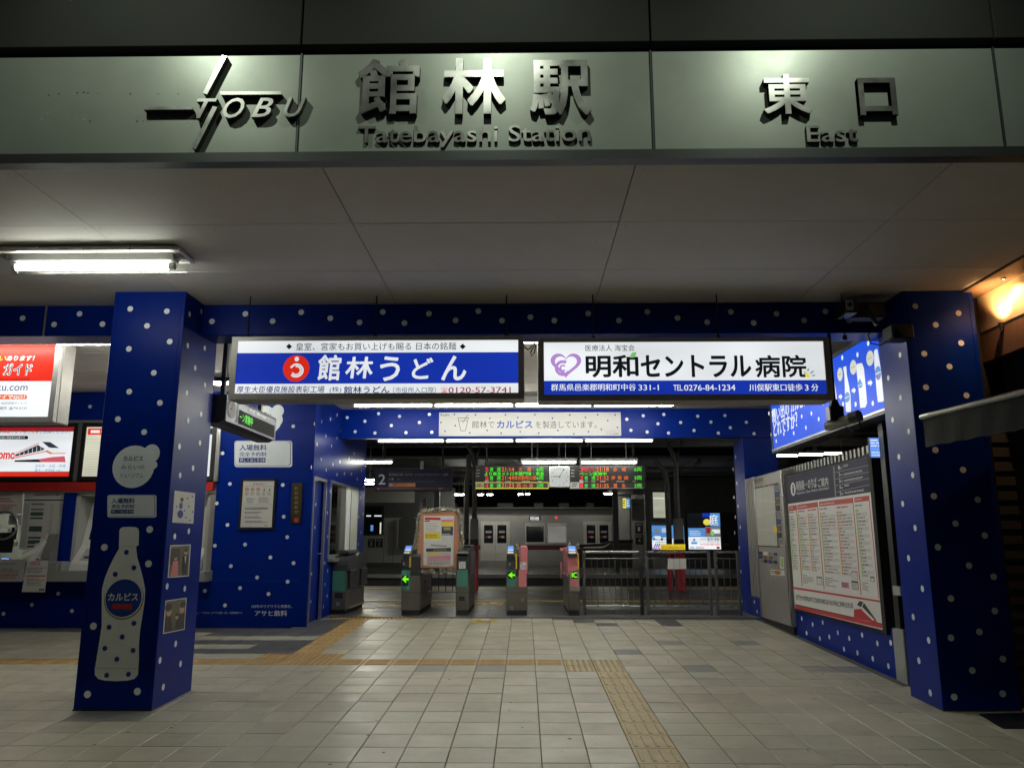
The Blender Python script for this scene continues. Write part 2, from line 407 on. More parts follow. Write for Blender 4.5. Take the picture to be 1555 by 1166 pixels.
for j in range(-9, 22):
    for i in range(-26, 14):
        x = X_0 + (i + .5) * GX; y = Y_0 + (j + .5) * GY
        if y > 11.0 and x < -3.0: continue
        if x > 3.4 and y > 7.5: continue
        if x > 4.2 and y > 6.4: continue
        k = None
        if i == 3 and j <= 8: k = 'bars'
        elif i in (2, 3) and j in (9, 10): k = 'dots'
        elif i in (-9, -8, -7) and j in (10, 11): k = 'dots_o'
        elif i == -8 and 12 <= j <= 20: k = 'bars_o'
        elif j == 21 and -9 <= i <= -6: k = 'dots_o'
        elif j == 10 and i < 2: k = 'cross'
        if k is None:
            if (i, j) in dark: k = 'tile_dark'
            elif (i, j) in mid_grey: k = 'granite'
            elif j >= 12 and i < -8 and y < 11.9 and (x > -4.1 or y > 10.6) and not (j in (13, 15) and i < -10 and i % 5 != 0) and not (j == 15 and i in (-10, -9)): k = 'granite'
            elif j == 21 and i > 1: k = 'granite'
            else: k = random.choice(('tile_a', 'tile_a', 'tile_b', 'tile_c'))
        cells.append((i, j, x, y, k))
def show(c):       # how large a tile shows, nought when it is out of the frame
    i, j, x, y, k = c
    d = y; px = CX + FPX * (x + y * .016) / max(d, .1)
    return (0 if (y < 4.25 or px < -20 or px > 1575) else 1 / d ** 2)
cells.sort(key=show, reverse=True)
rest = MB('tile_a'); nt = 0
for c in cells:
    i, j, x, y, k = c; z = SLOPE * y
    tac = k in ('bars', 'bars_o', 'dots', 'dots_o', 'cross')
    if tac and show(c) > 0 or (not tac and nt < 290 and show(c) > 0):
        if tac: me = TS['bars_o' if k == 'cross' else k]; nm = 'tactile_tile'
        else: me = TM[k]; nm = 'tile'; nt += 1
        o = bpy.data.objects.new(nm, me); C.objects.link(o); o.parent = paving; o.location = (x, y, z + random.uniform(-.0012, .0012))
        o.rotation_euler = (TILT + random.uniform(-.002, .002), random.uniform(-.002, .002), 0)
        ORG[o.name] = Vector()
    else:
        mm = 'tactile_worn' if tac else k; g = .0035; dz = random.uniform(-.001, .001)
        x0, x1, y0, y1 = x - GX / 2 + g, x + GX / 2 - g, y - GY / 2 + g, y + GY / 2 - g
        a, b_ = SLOPE * y0 + dz, SLOPE * y1 + dz
        rest.add([(x0, y0, a), (x1, y0, a), (x1, y1, b_), (x0, y1, b_), (x0, y0, a - .02), (x1, y0, a - .02), (x1, y1, b_ - .02), (x0, y1, b_ - .02)],
                 [(0, 1, 2, 3), (4, 5, 1, 0), (5, 6, 2, 1), (6, 7, 3, 2), (7, 4, 0, 3)], mm)
rest.build('tiles', paving, kind='stuff')
# bars of the crosswise strip run along x: swap their mesh for a turned copy
tm = TS['bars_o'].copy(); tm.transform(Matrix.Rotation(math.pi / 2, 4, 'Z')); tm.transform(Matrix.Diagonal((GX / GY, GY / GX, 1, 1)))
for o in list(paving.children):
    if o.name.startswith('tactile_tile') and abs(o.location.y - (Y_0 + 10.5 * GY)) < .01 and o.location.x < X_0 + 2 * GX and not (X_0 - 9 * GX < o.location.x < X_0 - 6 * GX): o.data = tm

# worn-in marks: gum spots, drips and scuffs trodden into the paving
mat('gum', (.07, .065, .055), .7); mat('scuff', (.22, .21, .165), .6, noise=.2, nscale=20)
p = Print(Face((0, 0, .0), (1, 0, 0), (0, 1, SLOPE)), base=.0022); p.LIFT = .0001
for k in range(330):
    y = random.uniform(4.3, 11.6); x = random.uniform(-5.5, 3.2)
    if y > 10.9 and x < -3: continue
    r_ = random.choice((.004, .006, .008, .011, .015)); n = random.randint(6, 9); a0 = random.random()
    p.poly([(x + r_ * random.uniform(.6, 1.2) * math.cos(a0 + 2 * math.pi * i / n), y + r_ * random.uniform(.6, 1.2) * math.sin(a0 + 2 * math.pi * i / n)) for i in range(n)], random.choice(('gum', 'gum', 'scuff')), k % 9)
p.build('trodden_spots', paving, kind='stuff')

# ---- level floor round the gates and the platforms beyond
ZP = .416
gf = struct('gate_floor')
bx('floor_slab', gf, 'granite', -3.3, 11.985, .1, 3.6, 14.2, ZP - .012)
m = MB('granite')
for i in range(23):
    for j in range(7):
        x = -3.24 + i * .296; y = 12.0 + j * .31
        m.box(x, y, ZP - .03, x + .292, y + .306, ZP + random.uniform(-.001, .001))
m.build('tiles', gf, kind='stuff')
pl = struct('near_platform')
bx('platform_slab', pl, 'platform_floor', -30, 14.2, -.7, 30, 19.9, ZP - .002)
bx('platform_edge', pl, 'alu_dull', -30, 19.9, ZP - .15, 30, 20.1, ZP + .004)
m = MB('tactile_yellow')
for x in range(-48, 60):
    for yy in (15.1, 19.0):
        m.box(x * .3, yy, ZP, x * .3 + .285, yy + .3, ZP + .006)
m.build('tactile_tiles', pl, kind='stuff')
m = MB('tactile_yellow')
for j in range(9): m.box(-2.75 + j * .3, 13.5 + j * .17, ZP, -2.47 + j * .3, 13.78 + j * .17, ZP + .006)
m.build('tactile_tiles', pl, kind='stuff')
m = MB('white_line')
for (x0, y0, x1, y1) in ((-3.05, 13.9, -2.98, 14.9), (-3.05, 14.9, -2.3, 14.96), (-3.05, 13.9, -2.4, 13.95), (-.9, 14.3, -.5, 14.34), (-.9, 13.9, -.5, 13.94), (-.9, 14.75, -.6, 14.79)):
    m.box(x0, y0, ZP, x1, y1, ZP + .004)
m.build('painted_lines', pl, kind='stuff')
tb = struct('track_bed')
bx('ballast', tb, 'ballast', -40, 20.1, -.9, 40, 27.6, -.72, kind='stuff')
for y in (21.2, 22.27, 24.9, 25.97): bx('rail', tb, 'steel_dark', -40, y, -.72, 40, y + .07, -.56)
m = MB('grey_dark')
for i in range(90): m.box(-18 + i * .6, 20.9, -.73, -17.78 + i * .6, 22.6, -.66); m.box(-18 + i * .6, 24.6, -.73, -17.78 + i * .6, 26.3, -.66)
m.build('sleepers', tb, kind='stuff')
fp = struct('far_platform')
bx('platform_slab', fp, 'platform_floor', -40, 27.6, -.9, 40, 36.6, ZP - .002)
bx('platform_edge', fp, 'alu_dull', -40, 27.45, ZP - .12, 40, 27.6, ZP + .004)
bx('ground', None, 'ballast', -60, 36.6, -.95, 60, 70, -.7, kind='structure')
m = MB('white_line')
for i in range(5):
    for j in range(7): m.box(-1.95 + i * .17 - j * .06, 28.6 + j * .5, ZP, -1.85 + i * .17 - j * .06, 28.85 + j * .5, ZP + .006)
m.build('painted_marks', fp, kind='stuff')

# ---- ceiling of the entrance
ceil = struct('ceiling')
CZ = 3.592
bx('ceiling_void', ceil, 'ceiling_void', -9.2, 4.19, CZ + .03, 9.5, 12.95, CZ + .2)
XS = [-2.935 + 1.785 * k for k in range(-4, 7)]
YS = [4.18, 5.002, 5.95, 6.84, 7.75, 8.66, 9.57, 10.48, 11.39, 12.3, 12.95]
for a, b in zip(XS, XS[1:]):
    for c, d in zip(YS, YS[1:]):
        if a > 3.6 and c < 6.8: continue
        b_ = min(b, 3.72) if c < 6.8 else b
        o = bx('ceiling_board', ceil, 'ceiling_board', a + .003, c + .003, CZ + random.uniform(0, .0015), b_ - .003, d - .003, CZ + .03)
p = Print(Face((0, 0, CZ), (1, 0, 0), (0, -1, 0)), base=.0025); p.LIFT = .0001
for k in range(120):
    x = random.uniform(-4.5, 3.6); y = random.uniform(4.3, 11.8); r_ = random.uniform(.002, .007); p.ell(x, -y, r_, r_ * random.uniform(.5, 1.4), 'stain', k % 5, 6)
for a in XS[2:-2]:
    for c in YS[:4]:
        for dx in (-.05, .05): p.ell(a + dx, -(c + .05), .005, .005, 'stain', 6, 8) if a + dx < 3.6 else None
p.build('specks', ceil, kind='stuff')
# ---- fascia over the entrance with the station name
fa = thing('station_fascia', 'grey green metal fascia band carrying the raised station name above the entrance', 'fascia', (0, 4.2, 3.6))
PX = [-5.3, -3.3, -1.286, .732, 2.689, 4.7]
for a, b in zip(PX, PX[1:]):
    bx('panel', fa, 'fascia_panel', a + .006, 4.132, 3.652, b - .006, 4.17, 4.272, bev=.003)
    bx('upper_panel', fa, 'upper_clad', a + .006, 4.10, 4.316, b - .006, 4.17, 5.6, bev=.003)
m = MB('fascia_trim')
m.box(-6, 4.10, 3.588, 6, 4.178, 3.646); m.build('bottom_trim', fa)
bx('backing', fa, 'matt_black', -6, 4.171, 3.65, 6, 4.4, 5.7)
for a in PX: bx('joint_strip', fa, 'fascia_trim', a - .005, 4.125, 3.648, a + .005, 4.16, 4.276)
# raised letters
LY = 4.092; F = front(LY); EMB = .011
def letters(name, txt, box, crop, bold, ext=.085, shear=0., parent=fa):
    LY_ = LY if len(txt) == 1 else 4.112
    p = Print(F, crop, base=-ext * 1); P = Print(F, crop, base=0.)
    u0, v0, u1, v1 = p.uv(*box)
    vs, fs = glyphs(txt, bold, .01)
    if shear: vs = [(x + y * shear, y, z) for x, y, z in vs]
    xs = [v[0] for v in vs]; ys = [v[1] for v in vs]; x0, x1, y0, y1 = min(xs), max(xs), min(ys), max(ys)
    b = MB(); b.flat = True; k = b.mid('letter_metal'); k2 = b.mid('letter_side'); h = (v1 - v0) * EMB
    for n, (a, c) in enumerate(((0, 0), (-1, -1), (1, -1), (-1, 1), (1, 1)) if name == 'raised_letter' else ((0, 0),)):
        q = len(b.v); b.v += [(u0 + h + a * h + (x - x0) / (x1 - x0) * (u1 - u0 - 2 * h), LY_ + (.0004 * n if z > 0 else (.036 if LY_ == LY else .017)), v0 + h + c * h + (y - y0) / (y1 - y0) * (v1 - v0 - 2 * h)) for x, y, z in vs]
        for f in fs:
            b.f.append([i + q for i in f]); b.mi.append(k if all(vs[i][2] > 0 for i in f) else k2); b.sm.append(False)
    # split the word into its single letters (glyph islands that overlap in x belong together)
    if len(txt) > 1:
        par = list(range(len(b.v)))
        def find(i):
            while par[i] != i: par[i] = par[par[i]]; i = par[i]
            return i
        for f in b.f:
            r0 = find(f[0])
            for i in f[1:]: par[find(i)] = r0
        rng = {}
        for i, v in enumerate(b.v):
            r0 = find(i); lo, hi = rng.get(r0, (9e9, -9e9)); rng[r0] = (min(lo, v[0]), max(hi, v[0]))
        merged = []
        for lo, hi in sorted(rng.values()):
            if merged and lo < merged[-1][1] - .002: merged[-1][1] = max(hi, merged[-1][1])
            else: merged.append([lo, hi])
        for lo, hi in merged:
            q = MB(); q.flat = True; idx = {}
            for f, mi in zip(b.f, b.mi):
                if lo - 1e-4 <= b.v[f[0]][0] <= hi + 1e-4 and lo - 1e-4 <= min(b.v[i][0] for i in f):
                    for i in f:
                        if i not in idx: idx[i] = len(q.v); q.v.append(b.v[i])
                    q.f.append([idx[i] for i in f]); q.mi.append(q.mid(b.ms[mi])); q.sm.append(False)
            q.build('raised_letter', parent)
    else: b.build(name, parent)
z2 = (500, 60, 3.38)
letters('raised_letter', '館', (145, 100, 462, 382), z2, .010)
letters('raised_letter', '林', (580, 95, 905, 382), z2, .010)
letters('raised_letter', '駅', (1030, 105, 1343, 388), z2, .010)
letters('raised_letters', 'Tatebayashi Station', (140, 430, 1345, 545), z2, .006)
z3 = (960, 60, 2.613)
letters('raised_letter', '東', (520, 138, 712, 295), z3, .010)
letters('raised_letter', '口', (900, 152, 1050, 300), z3, .010)
letters('raised_letters', 'East', (697, 333, 903, 400), z3, .008)
z1 = (0, 60, 2.99)
for ch, bxx in (('T', (888, 268, 984, 358)), ('O', (1012, 265, 1110, 358)), ('B', (1142, 265, 1240, 353)), ('U', (1288, 262, 1388, 353))):
    letters('emblem_letter', ch, bxx, z1, .010, shear=.35)
def bar(pts):
    p = Print(F, z1); q = [p.q(*a) for a in pts]; V = [(u, LY, v) for u, v in q] + [(u, LY + .08, v) for u, v in q]; n = len(q)
    b = MB(); b.add(V, [tuple(range(n))], 'letter_metal'); b.add(V, [(i, (i + 1) % n, (i + 1) % n + n, i + n) for i in range(n)] + [tuple(range(n, 2 * n))], 'letter_side')
    b.build('emblem_bar', fa)
bar([(1008, 72), (1030, 76), (940, 250), (920, 244)]); bar([(966, 303), (986, 308), (888, 500), (870, 492)])
bar([(650, 305), (868, 303), (876, 318), (652, 320)]); bar([(998, 237), (1274, 236), (1280, 250), (1002, 252)])
p = Print(front(4.132), z1)      # grime left where older letters were taken off
for k in range(46):
    x = random.uniform(150, 860); y = random.choice((245, 252, 350, 368)) + random.gauss(0, 6); r_ = random.uniform(1, 5)
    p.e(x - r_, y - r_ * .5, x + r_, y + r_ * .6, random.choice(('stain', 'white_line')), 0, 7)
p.build('grime_specks', fa, kind='stuff')
# spot lamps that wash the fascia, on short arms above it
def spot_lamp(x, label):
    t = thing('fascia_spot_lamp', label, 'spot lamp', (x, 4.1, 4.75), 'lamps over the station name')
    MB('dark_metal').tube([(x, 4.10, 4.83), (x, 3.5, 5.42), (x, 2.98, 5.40)], .012).build('arm', t)
    m = MB('dark_metal'); m.tube([(x, 2.86, 5.32), (x, 2.90, 5.24), (x, 2.925, 5.19)], [.04, .06, .065], n=14, cap=False); m.build('lamp_shade', t)
    L = bpy.data.lights.new('fascia_lamp', 'SPOT'); L.energy = SPOT_W; L.color = (.94, 1., .82); L.spot_size = math.radians(118); L.spot_blend = 1; L.shadow_soft_size = .035
    o = bpy.data.objects.new('bulb', L); C.objects.link(o); o.location = (x, 2.93, 5.17)
    o.rotation_euler = (Vector((0, .85, -.9))).to_track_quat('-Z', 'Y').to_euler(); o.parent = t; o.matrix_parent_inverse = Matrix.Translation(-Vector((x, 4.1, 4.75)))
SPOT_W = 40
spot_lamp(-2.27, 'small spot lamp over the slanted bar emblem on the fascia')
spot_lamp(-.2, 'small spot lamp over the middle letter of the station name')
spot_lamp(1.87, 'small spot lamp over the first letter of the east exit name')

# ---- beam behind the hanging signs
beam = thing('entrance_beam', 'long dark blue dotted beam across the ceiling behind the hanging signs', 'beam', (0, 7, 3.31))
bx('beam_body', beam, 'blue_wrap', -9, 6.84, 3.308, 3.3, 7.15, 3.59, bev=.006)
p = Print(front(6.84))
p.dots([(38, 105), (199, 69), (330, 104), (468, 61), (608, 90), (749, 110), (861, 60), (965, 113), (1083, 68), (1212, 100), (1321, 56), (1435, 102)], .026, crop=(310, 455, 3.173))
p.dots([(64, 67), (155, 80), (284, 53), (401, 80), (509, 47), (624, 70), (737, 86), (827, 47), (914, 89), (1001, 54), (1106, 79), (1187, 45), (1276, 81)], .026, crop=(780, 455, 2.508))
p.dots([(134, 479), (320, 516), (470, 453), (605, 514)], .026, crop=(0, 360, 3.886))
p.build('polka_dots', beam, kind='stuff')
m = MB('alu_dull')
for x in (69, ): u = front(6.84).px(x, 490)[0]; m.box(u - .006, 6.825, 3.31, u + .006, 6.843, 3.59)
m.build('joint_cover', beam)

# ---- the two columns
def column(name, label, x0, x1, y0, y1):
    t = thing(name, label, 'column', ((x0 + x1) / 2, (y0 + y1) / 2, fz(y0)))
    bx('column_body', t, 'blue_wrap', x0, y0, fz(y0) - .03, x1, y1, CZ, bev=.004)
    m = MB('dark_metal'); m.box(x0 - .003, y0 - .003, fz(y0) - .02, x1 + .003, y1 + .003, fz(y0) + .012); m.build('base_trim', t)
    for xx in (x0 + .035, x1 - .035):
        bx('edge_seam', t, 'blue_wrap', xx - .003, y0 - .003, fz(y0) + .02, xx + .003, y0 + .001, CZ - .002)
    return t
cl = column('wrapped_column', 'blue dotted column printed with a large white bottle', -3.497, -2.885, 6.452, 7.19)
cr = column('wrapped_column', 'dark blue dotted column beside the shop awning and map wall', 3.216, 3.812, 6.53, 7.05)
z8 = (100, 740, 3.239); z4 = (0, 360, 3.886); z5 = (0, 640, 3.886)
p = Print(front(6.452))
p.dots([(769, 424), (985, 438), (868, 524), (1002, 617), (761, 660), (908, 801), (763, 912), (944, 978), (696, 1074), (851, 1150)], .0245, crop=z4)
p.dots([(413, 206), (190, 294), (407, 375), (136, 681), (107, 1016), (352, 1002)], .0275, crop=z8)
p.F = faces_right(-2.885)
p.dots([(1118, 455), (1187, 440), (1107, 640), (1207, 655), (1151, 772), (1209, 873), (1102, 919), (1186, 1044), (1109, 1083)], .0245, crop=z4)
p.dots([(1058, 147), (1179, 126), (1138, 275), (1062, 317), (1113, 646), (1030, 677), (985, 971), (1089, 985)], .0255, crop=z5)
p.dots([(539, 768), (462, 849), (563, 866), (478, 980)], .0265, crop=z8)
p.build('polka_dots', cl, kind='stuff')
p = Print(front(6.53))
z6 = (1350, 640, 2.43); zr = (1150, 460, 3.84)
p.dots([(171, 105), (273, 178), (165, 275), (327, 288), (245, 376), (353, 420), (180, 463), (295, 531), (386, 572), (228, 652), (390, 698), (333, 775), (228, 797), (420, 875), (307, 917), (240, 1015), (419, 1003)], .026, crop=z6)
p.dots([(921, 20), (1173, 60), (1040, 128), (1188, 234), (973, 296), (1120, 371), (983, 492), (1219, 539)], .025, crop=zr)
p.F = faces_left(3.216)
p.dots([(833, 303), (765, 437), (836, 552), (790, 682), (884, 749)], .025, crop=zr)
p.dots([(37, 130), (88, 197), (51, 303), (97, 392), (73, 503), (124, 616), (90, 720), (147, 806), (111, 881), (153, 1000)], .0265, crop=z6)
p.build('polka_dots', cr, kind='stuff')
# bottle print
p = Print(front(6.452), z8)
def mirror_profile(left, right): return left + right[::-1]
body = [(262, 285), (262, 300), (236, 345), (212, 395), (192, 445), (178, 500), (177, 590), (177, 680), (163, 770), (150, 850), (143, 890), (143, 920), (160, 940), (190, 948), (248, 951), (305, 948), (338, 940), (355, 920), (357, 890), (360, 850), (360, 770), (366, 700), (376, 640), (388, 560), (391, 500), (380, 445), (367, 395), (352, 345), (347, 300), (347, 285)]
p.p(body, 'bottle_white', 0)
p.p([(262, 284), (264, 215), (268, 202), (280, 195), (312, 193), (345, 195), (357, 202), (361, 215), (359, 284), (345, 290), (268, 290)], 'bottle_white', 1)
p.r(266, 286, 348, 290, 'bottle_shade', 2); p.r(143, 886, 358, 892, 'bottle_shade', 1)
p.dots([(299, 318), (336, 394), (244, 426), (336, 667), (214, 686), (278, 734), (193, 790), (332, 800), (252, 843), (309, 917), (202, 922)], .0195, 'dot_blue', layer=2)
p.e(188, 444, 384, 650, 'gold', 1); p.e(192, 440, 380, 642, 'bottle_white', 2); p.e(196, 450, 374, 636, 'dot_blue', 3)
p.t('カルピス', 210, 518, 358, 556, 'bottle_white', 4, bold=.035); p.p([(230, 571), (329, 573), (327, 600), (230, 596)], 'ink_red', 4)
p.build('bottle_print', cl)
p = Print(front(6.452), z5)
p.e(664, 141, 912, 392, 'sticker', 0); p.e(846, 134, 944, 242, 'sticker', 0.3); p.e(880, 232, 930, 280, 'sticker', 0.6)
p.t('カルピス', 730, 203, 845, 232, 'ink_blue', 1, bold=.03); p.t('みらいの', 716, 256, 853, 282, 'ink', 1); p.t('ミュージアム', 710, 305, 846, 331, 'ink', 1)
p.build('cloud_print', cl)
def free_entry_sticker(p, x0, y0, x1, y1, parent):
    X = lambda a: x0 + (x1 - x0) * a; Yy = lambda a: y0 + (y1 - y0) * a
    def rr(a0, b0, a1, b1, m, l, r=.05):
        pts = []
        for (cx, cy, s) in ((a1 - r, b0 + r * 2, -90), (a1 - r, b1 - r * 2, 0), (a0 + r, b1 - r * 2, 90), (a0 + r, b0 + r * 2, 180)):
            for k in range(5):
                t = math.radians(s + k * 22.5); pts.append((X(cx + r * math.cos(t)), Yy(cy + 2 * r * math.sin(t))))
        p.p(pts, m, l)
    rr(.0, .0, 1, 1, 'sticker', 0); rr(.012, .02, .975, .955, 'ink_blue', 1); rr(.0155, .03, .965, .94, 'sticker', 2)
    p.t('入場無料', X(.09), Yy(.14), X(.56), Yy(.38), 'ink_blue', 3, bold=.025); p.t('完全予約制', X(.09), Yy(.42), X(.55), Yy(.6), 'ink_blue', 3, bold=.02)
    p.r(X(.08), Yy(.65), X(.54), Yy(.82), 'ink_blue', 3); p.t('詳しくはこちら', X(.1), Yy(.67), X(.49), Yy(.79), 'sticker', 4, bold=.01)
    p.p([(X(.5), Yy(.68)), (X(.53), Yy(.73)), (X(.5), Yy(.79))], 'sticker', 4)
    p.build('notice_sticker', parent)
free_entry_sticker(Print(front(6.452), z5), 634, 432, 924, 566, cl)
# three small pictures on the column's side, generic stand-ins for the printed ones
Fs = faces_right(-2.885)
def picture(pts, fill, bits):
    p = Print(Fs, z8); p.p(pts, 'paper', 0)
    (ax, ay), (bx_, by), (cx, cy), (dx, dy) = pts
    def I(u, v): return (ax + (bx_ - ax) * u + (dx - ax) * v + (ax - bx_ + cx - dx) * u * v, ay + (by - ay) * u + (dy - ay) * v + (ay - by + cy - dy) * u * v)
    if fill: p.p([I(.04, .03), I(.96, .03), I(.96, .97), I(.04, .97)], fill, 1)
    for k, (kind, m_, *g) in enumerate(bits):
        if kind == 'p': p.p([I(*a) for a in g], m_, 2 + k * .3)
        else:
            u, v, ru, rv = g; p.p([I(u + ru * math.cos(t * math.pi / 8), v + rv * math.sin(t * math.pi / 8)) for t in range(16)], m_, 2 + k * .3)
    return p.build('picture', cl)
picture([(534, 15), (635, 28), (626, 178), (522, 172)], None, [('e', 'ink_blue', .34, .72, .14, .13), ('e', 'dot_blue', .34, .46, .09, .1), ('e', 'skin_tone', .36, .32, .07, .07), ('e', 'pic_dark', .37, .25, .08, .05)] +
        [('e', 'dot_blue', a, b, .035, .03) for a, b in ((.62, .2), (.85, .12), (.7, .45), (.9, .62), (.6, .82), (.12, .5), (.8, .9), (.5, .6))])
picture([(512, 284), (613, 280), (604, 436), (499, 444)], 'pic_olive', [('p', 'pic_dark', (.05, .1), (.5, .1), (.5, .6), (.05, .6)), ('p', 'gate_pink', (.18, .5), (.42, .48), (.46, .95), (.12, .95)), ('e', 'skin_tone', .3, .4, .08, .07), ('e', 'pic_dark', .29, .34, .09, .06),
        ('p', 'black', (.62, .35), (.9, .33), (.88, .95), (.66, .95)), ('p', 'paper', (.72, .36), (.8, .36), (.77, .62)), ('e', 'skin_tone', .76, .24, .08, .07), ('e', 'pic_dark', .76, .17, .09, .06)])
picture([(488, 556), (593, 541), (583, 698), (476, 720)], 'pic_olive', [('p', 'pic_dark', (.04, .5), (.3, .45), (.4, .96), (.04, .96)), ('e', 'skin_tone', .2, .36, .12, .13), ('e', 'pic_dark', .16, .22, .16, .12), ('p', 'pic_dark', (.6, .5), (.95, .45), (.95, .96), (.5, .96)),
        ('e', 'skin_tone', .8, .34, .11, .13), ('e', 'pic_dark', .82, .2, .14, .1), ('e', 'skin_tone', .58, .55, .07, .08), ('e', 'pic_dark', .58, .48, .08, .05)])
# ================================================================ TICKET OFFICE (left)
YW = 11.05; XW = -2.955; YE = 14.75
to = thing('ticket_office', 'blue dotted ticket office with lit panels, red band, counter and staff door', 'ticket office', (-6, 12, fz(11)))
def wall(x0, z0, x1, z1, m='blue_wrap', y0=YW, y1=YW + .12): return bx('wall', to, m, x0, y0, z0, x1, y1, z1)
wall(-9.2, 3.18, XW - .12, CZ); wall(-9.2, .3, XW - .12, .98); wall(-4.29, .981, XW - .12, 3.179)
wall(-9.2, 2.165, -4.291, 3.179, 'grey_dark', YW + .04)
wall(-6.42, .981, -6.25, 2.164); wall(-4.36, .981, -4.291, 2.164, 'alu_dull')
# side wall with door and window openings (z from floor to top)
def swall(y0, z0, y1, z1): return bx('wall', to, 'blue_wrap', XW - .12, y0, z0, XW, y1, z1)
swall(YW, .3, 11.10, 3.99); swall(11.101, 2.40, 11.82, 3.99); swall(11.821, .3, 12.1, 3.99)
swall(12.101, .3, 14.12, 1.25); swall(12.101, 2.42, 14.12, 3.99); swall(14.121, .3, YE, 3.99)
bx('wall', to, 'blue_wrap', -9.2, YE - .02, .3, XW - .121, YE + .1, 3.99)
bx('wall', to, 'cream', -5.3, YW + .5, .3, -5.2, YE - .03, 3.2)
bx('wall', to, 'cream', -5.19, YE - .1, .3, XW - .125, YE - .025, 3.2)
bx('wall', to, 'cream', -5.19, YW + .13, .3, XW - .125, YW + .16, 2.99)
bx('wall', to, 'cream', -9.2, 13.2, .3, -5.31, 13.3, 3.2)
bx('office_floor', to, 'grey_wall', -9.2, YW + .13, .3, XW - .121, YE - .03, .42)
bx('office_ceiling', to, 'cream', -9.2, YW + .17, 3.0, XW - .121, YE - .03, 3.1)
# dots
p = Print(front(YW)); z7 = (310, 680, 4.163)
p.dots([(116, 33), (163, 227), (80, 350), (497, 234), (148, 486), (503, 434), (68, 617), (259, 610), (525, 563), (419, 691), (169, 746), (565, 727), (335, 818), (528, 844), (227, 885), (407, 922), (132, 994), (5, 902)], .026, crop=z7)
p.dots([(847, 858)], .026, crop=(300, 500, 5.83))
p.dots([(344, 1014), (188, 1080), (21, 1133), (425, 1116)], .026, crop=z5); p.dots([(405, 941), (531, 1000)], .026, crop=z4)
p.F = faces_right(XW)
p.dots([(677, 122), (739, 72), (814, 105), (858, 87), (771, 140), (839, 168), (886, 162), (915, 68), (947, 35), (973, 80), (930, 165), (994, 143), (967, 197), (1019, 115), (1010, 245), (796, 272), (778, 409), (989, 314), (1004, 417), (976, 436), (780, 560), (991, 533), (974, 608), (762, 726), (780, 776), (763, 861), (776, 934), (753, 1002)], .027, crop=z7)
p.dots([(1033, 836), (1098, 817), (1176, 795), (1235, 757), (1268, 898), (1135, 945), (1233, 961), (1057, 1018), (1185, 1032), (1342, 1140), (1095, 1150)], .027, crop=(300, 500, 5.83))
p.build('polka_dots', to, kind='stuff')
# corner trim, door
bx('corner_trim', to, 'blue_wrap', XW - .03, YW - .012, .36, XW + .012, YW + .03, CZ - .002)
m = MB('alu'); m.box(XW - .02, 11.10, .36, XW + .018, 11.14, 2.40); m.box(XW - .02, 11.78, .36, XW + .018, 11.82, 2.40); m.box(XW - .02, 11.141, 2.36, XW + .018, 11.779, 2.40); m.build('door_frame', to)
dr = bx('door', to, 'blue_wrap', XW - .09, 11.142, .40, XW - .05, 11.778, 2.358)
p = Print(faces_right(XW - .05)); p.dots([(705, 357), (677, 427), (699, 502), (674, 597), (678, 795), (650, 875), (673, 970)], .026, crop=z7); p.build('polka_dots', dr, kind='stuff')
MB('alu').tube([(XW - .05, 11.72, 1.33), (XW - .0, 11.72, 1.33), (XW + .005, 11.60, 1.33)], .011).build('handle', dr)
# staff window
m = MB('alu')
for (a, b, c, d) in ((12.10, 1.25, 12.14, 2.42), (14.08, 1.25, 14.12, 2.42), (12.141, 2.38, 14.079, 2.42), (12.141, 1.25, 14.079, 1.29), (13.12, 1.291, 13.16, 2.379)): m.box(XW - .1, a, b, XW + .016, c, d)
wf = m.build('window_frame', to)
MB('glass').box(XW - .06, 12.141, 1.30, XW - .054, 13.119, 2.378).build('window_pane', to)
m = MB('white_paint'); m.box(XW - .5, 12.5, 1.0, XW - .13, 14.0, 1.24); m.build('window_counter', to)
m = MB('alu_dull'); m.box(XW + .0, 12.141, 1.20, XW + .10, 14.1, 1.25, bev=.004); m.build('window_sill', to)
def lamp_strip(name, parent, x0, y0, z0, x1, y1, z1, m='tube'): return bx(name, parent, m, x0, y0, z0, x1, y1, z1)
lamp_strip('office_lamp', to, -4.6, 12.4, 2.94, -3.5, 12.5, 2.98, 'tube_far'); lamp_strip('office_lamp', to, -4.6, 13.6, 2.94, -3.5, 13.7, 2.98, 'tube_far')
lamp_strip('office_lamp', to, -8.2, 12.1, 2.94, -6.9, 12.2, 2.98, 'tube_far')
# things in the window
def mon():
    t = thing('counter_terminal', 'small cream terminal with a dark screen in the staff window', 'terminal', (-3.15, 13.3, 1.24))
    MB('cream').prism([(13.1, 1.24), (13.45, 1.24), (13.42, 1.30), (13.1, 1.30)], 'x', -3.35, -3.1).build('base', t)
    o = bx('housing', t, 'cream', -3.33, 13.12, 1.36, -3.08, 13.52, 1.62, bev=.01); bx('neck', t, 'cream', -3.24, 13.28, 1.30, -3.18, 13.36, 1.37)
    bx('screen', t, 'dark_glass', -3.079, 13.17, 1.40, -3.074, 13.47, 1.59)
    bx('front_screen', t, 'dark_glass', -3.30, 13.113, 1.40, -3.11, 13.118, 1.58)
mon()
p = Print(faces_right(XW - .053)); p.rect(12.15, 1.75, 12.38, 2.33, 'paper', 0); p.rect(12.16, 2.22, 12.37, 2.30, 'ink_red', 1); p.lines(12.16, 1.8, 12.36, 2.2, 9, 'ink_grey', 1)
p.rect(12.15, 1.33, 12.33, 1.5, 'ink_yellow', 0); p.lines(12.16, 1.35, 12.32, 1.48, 3, 'ink_red', 1)
p.build('window_notice', to)
m = Print(faces_right(-5.19)); 
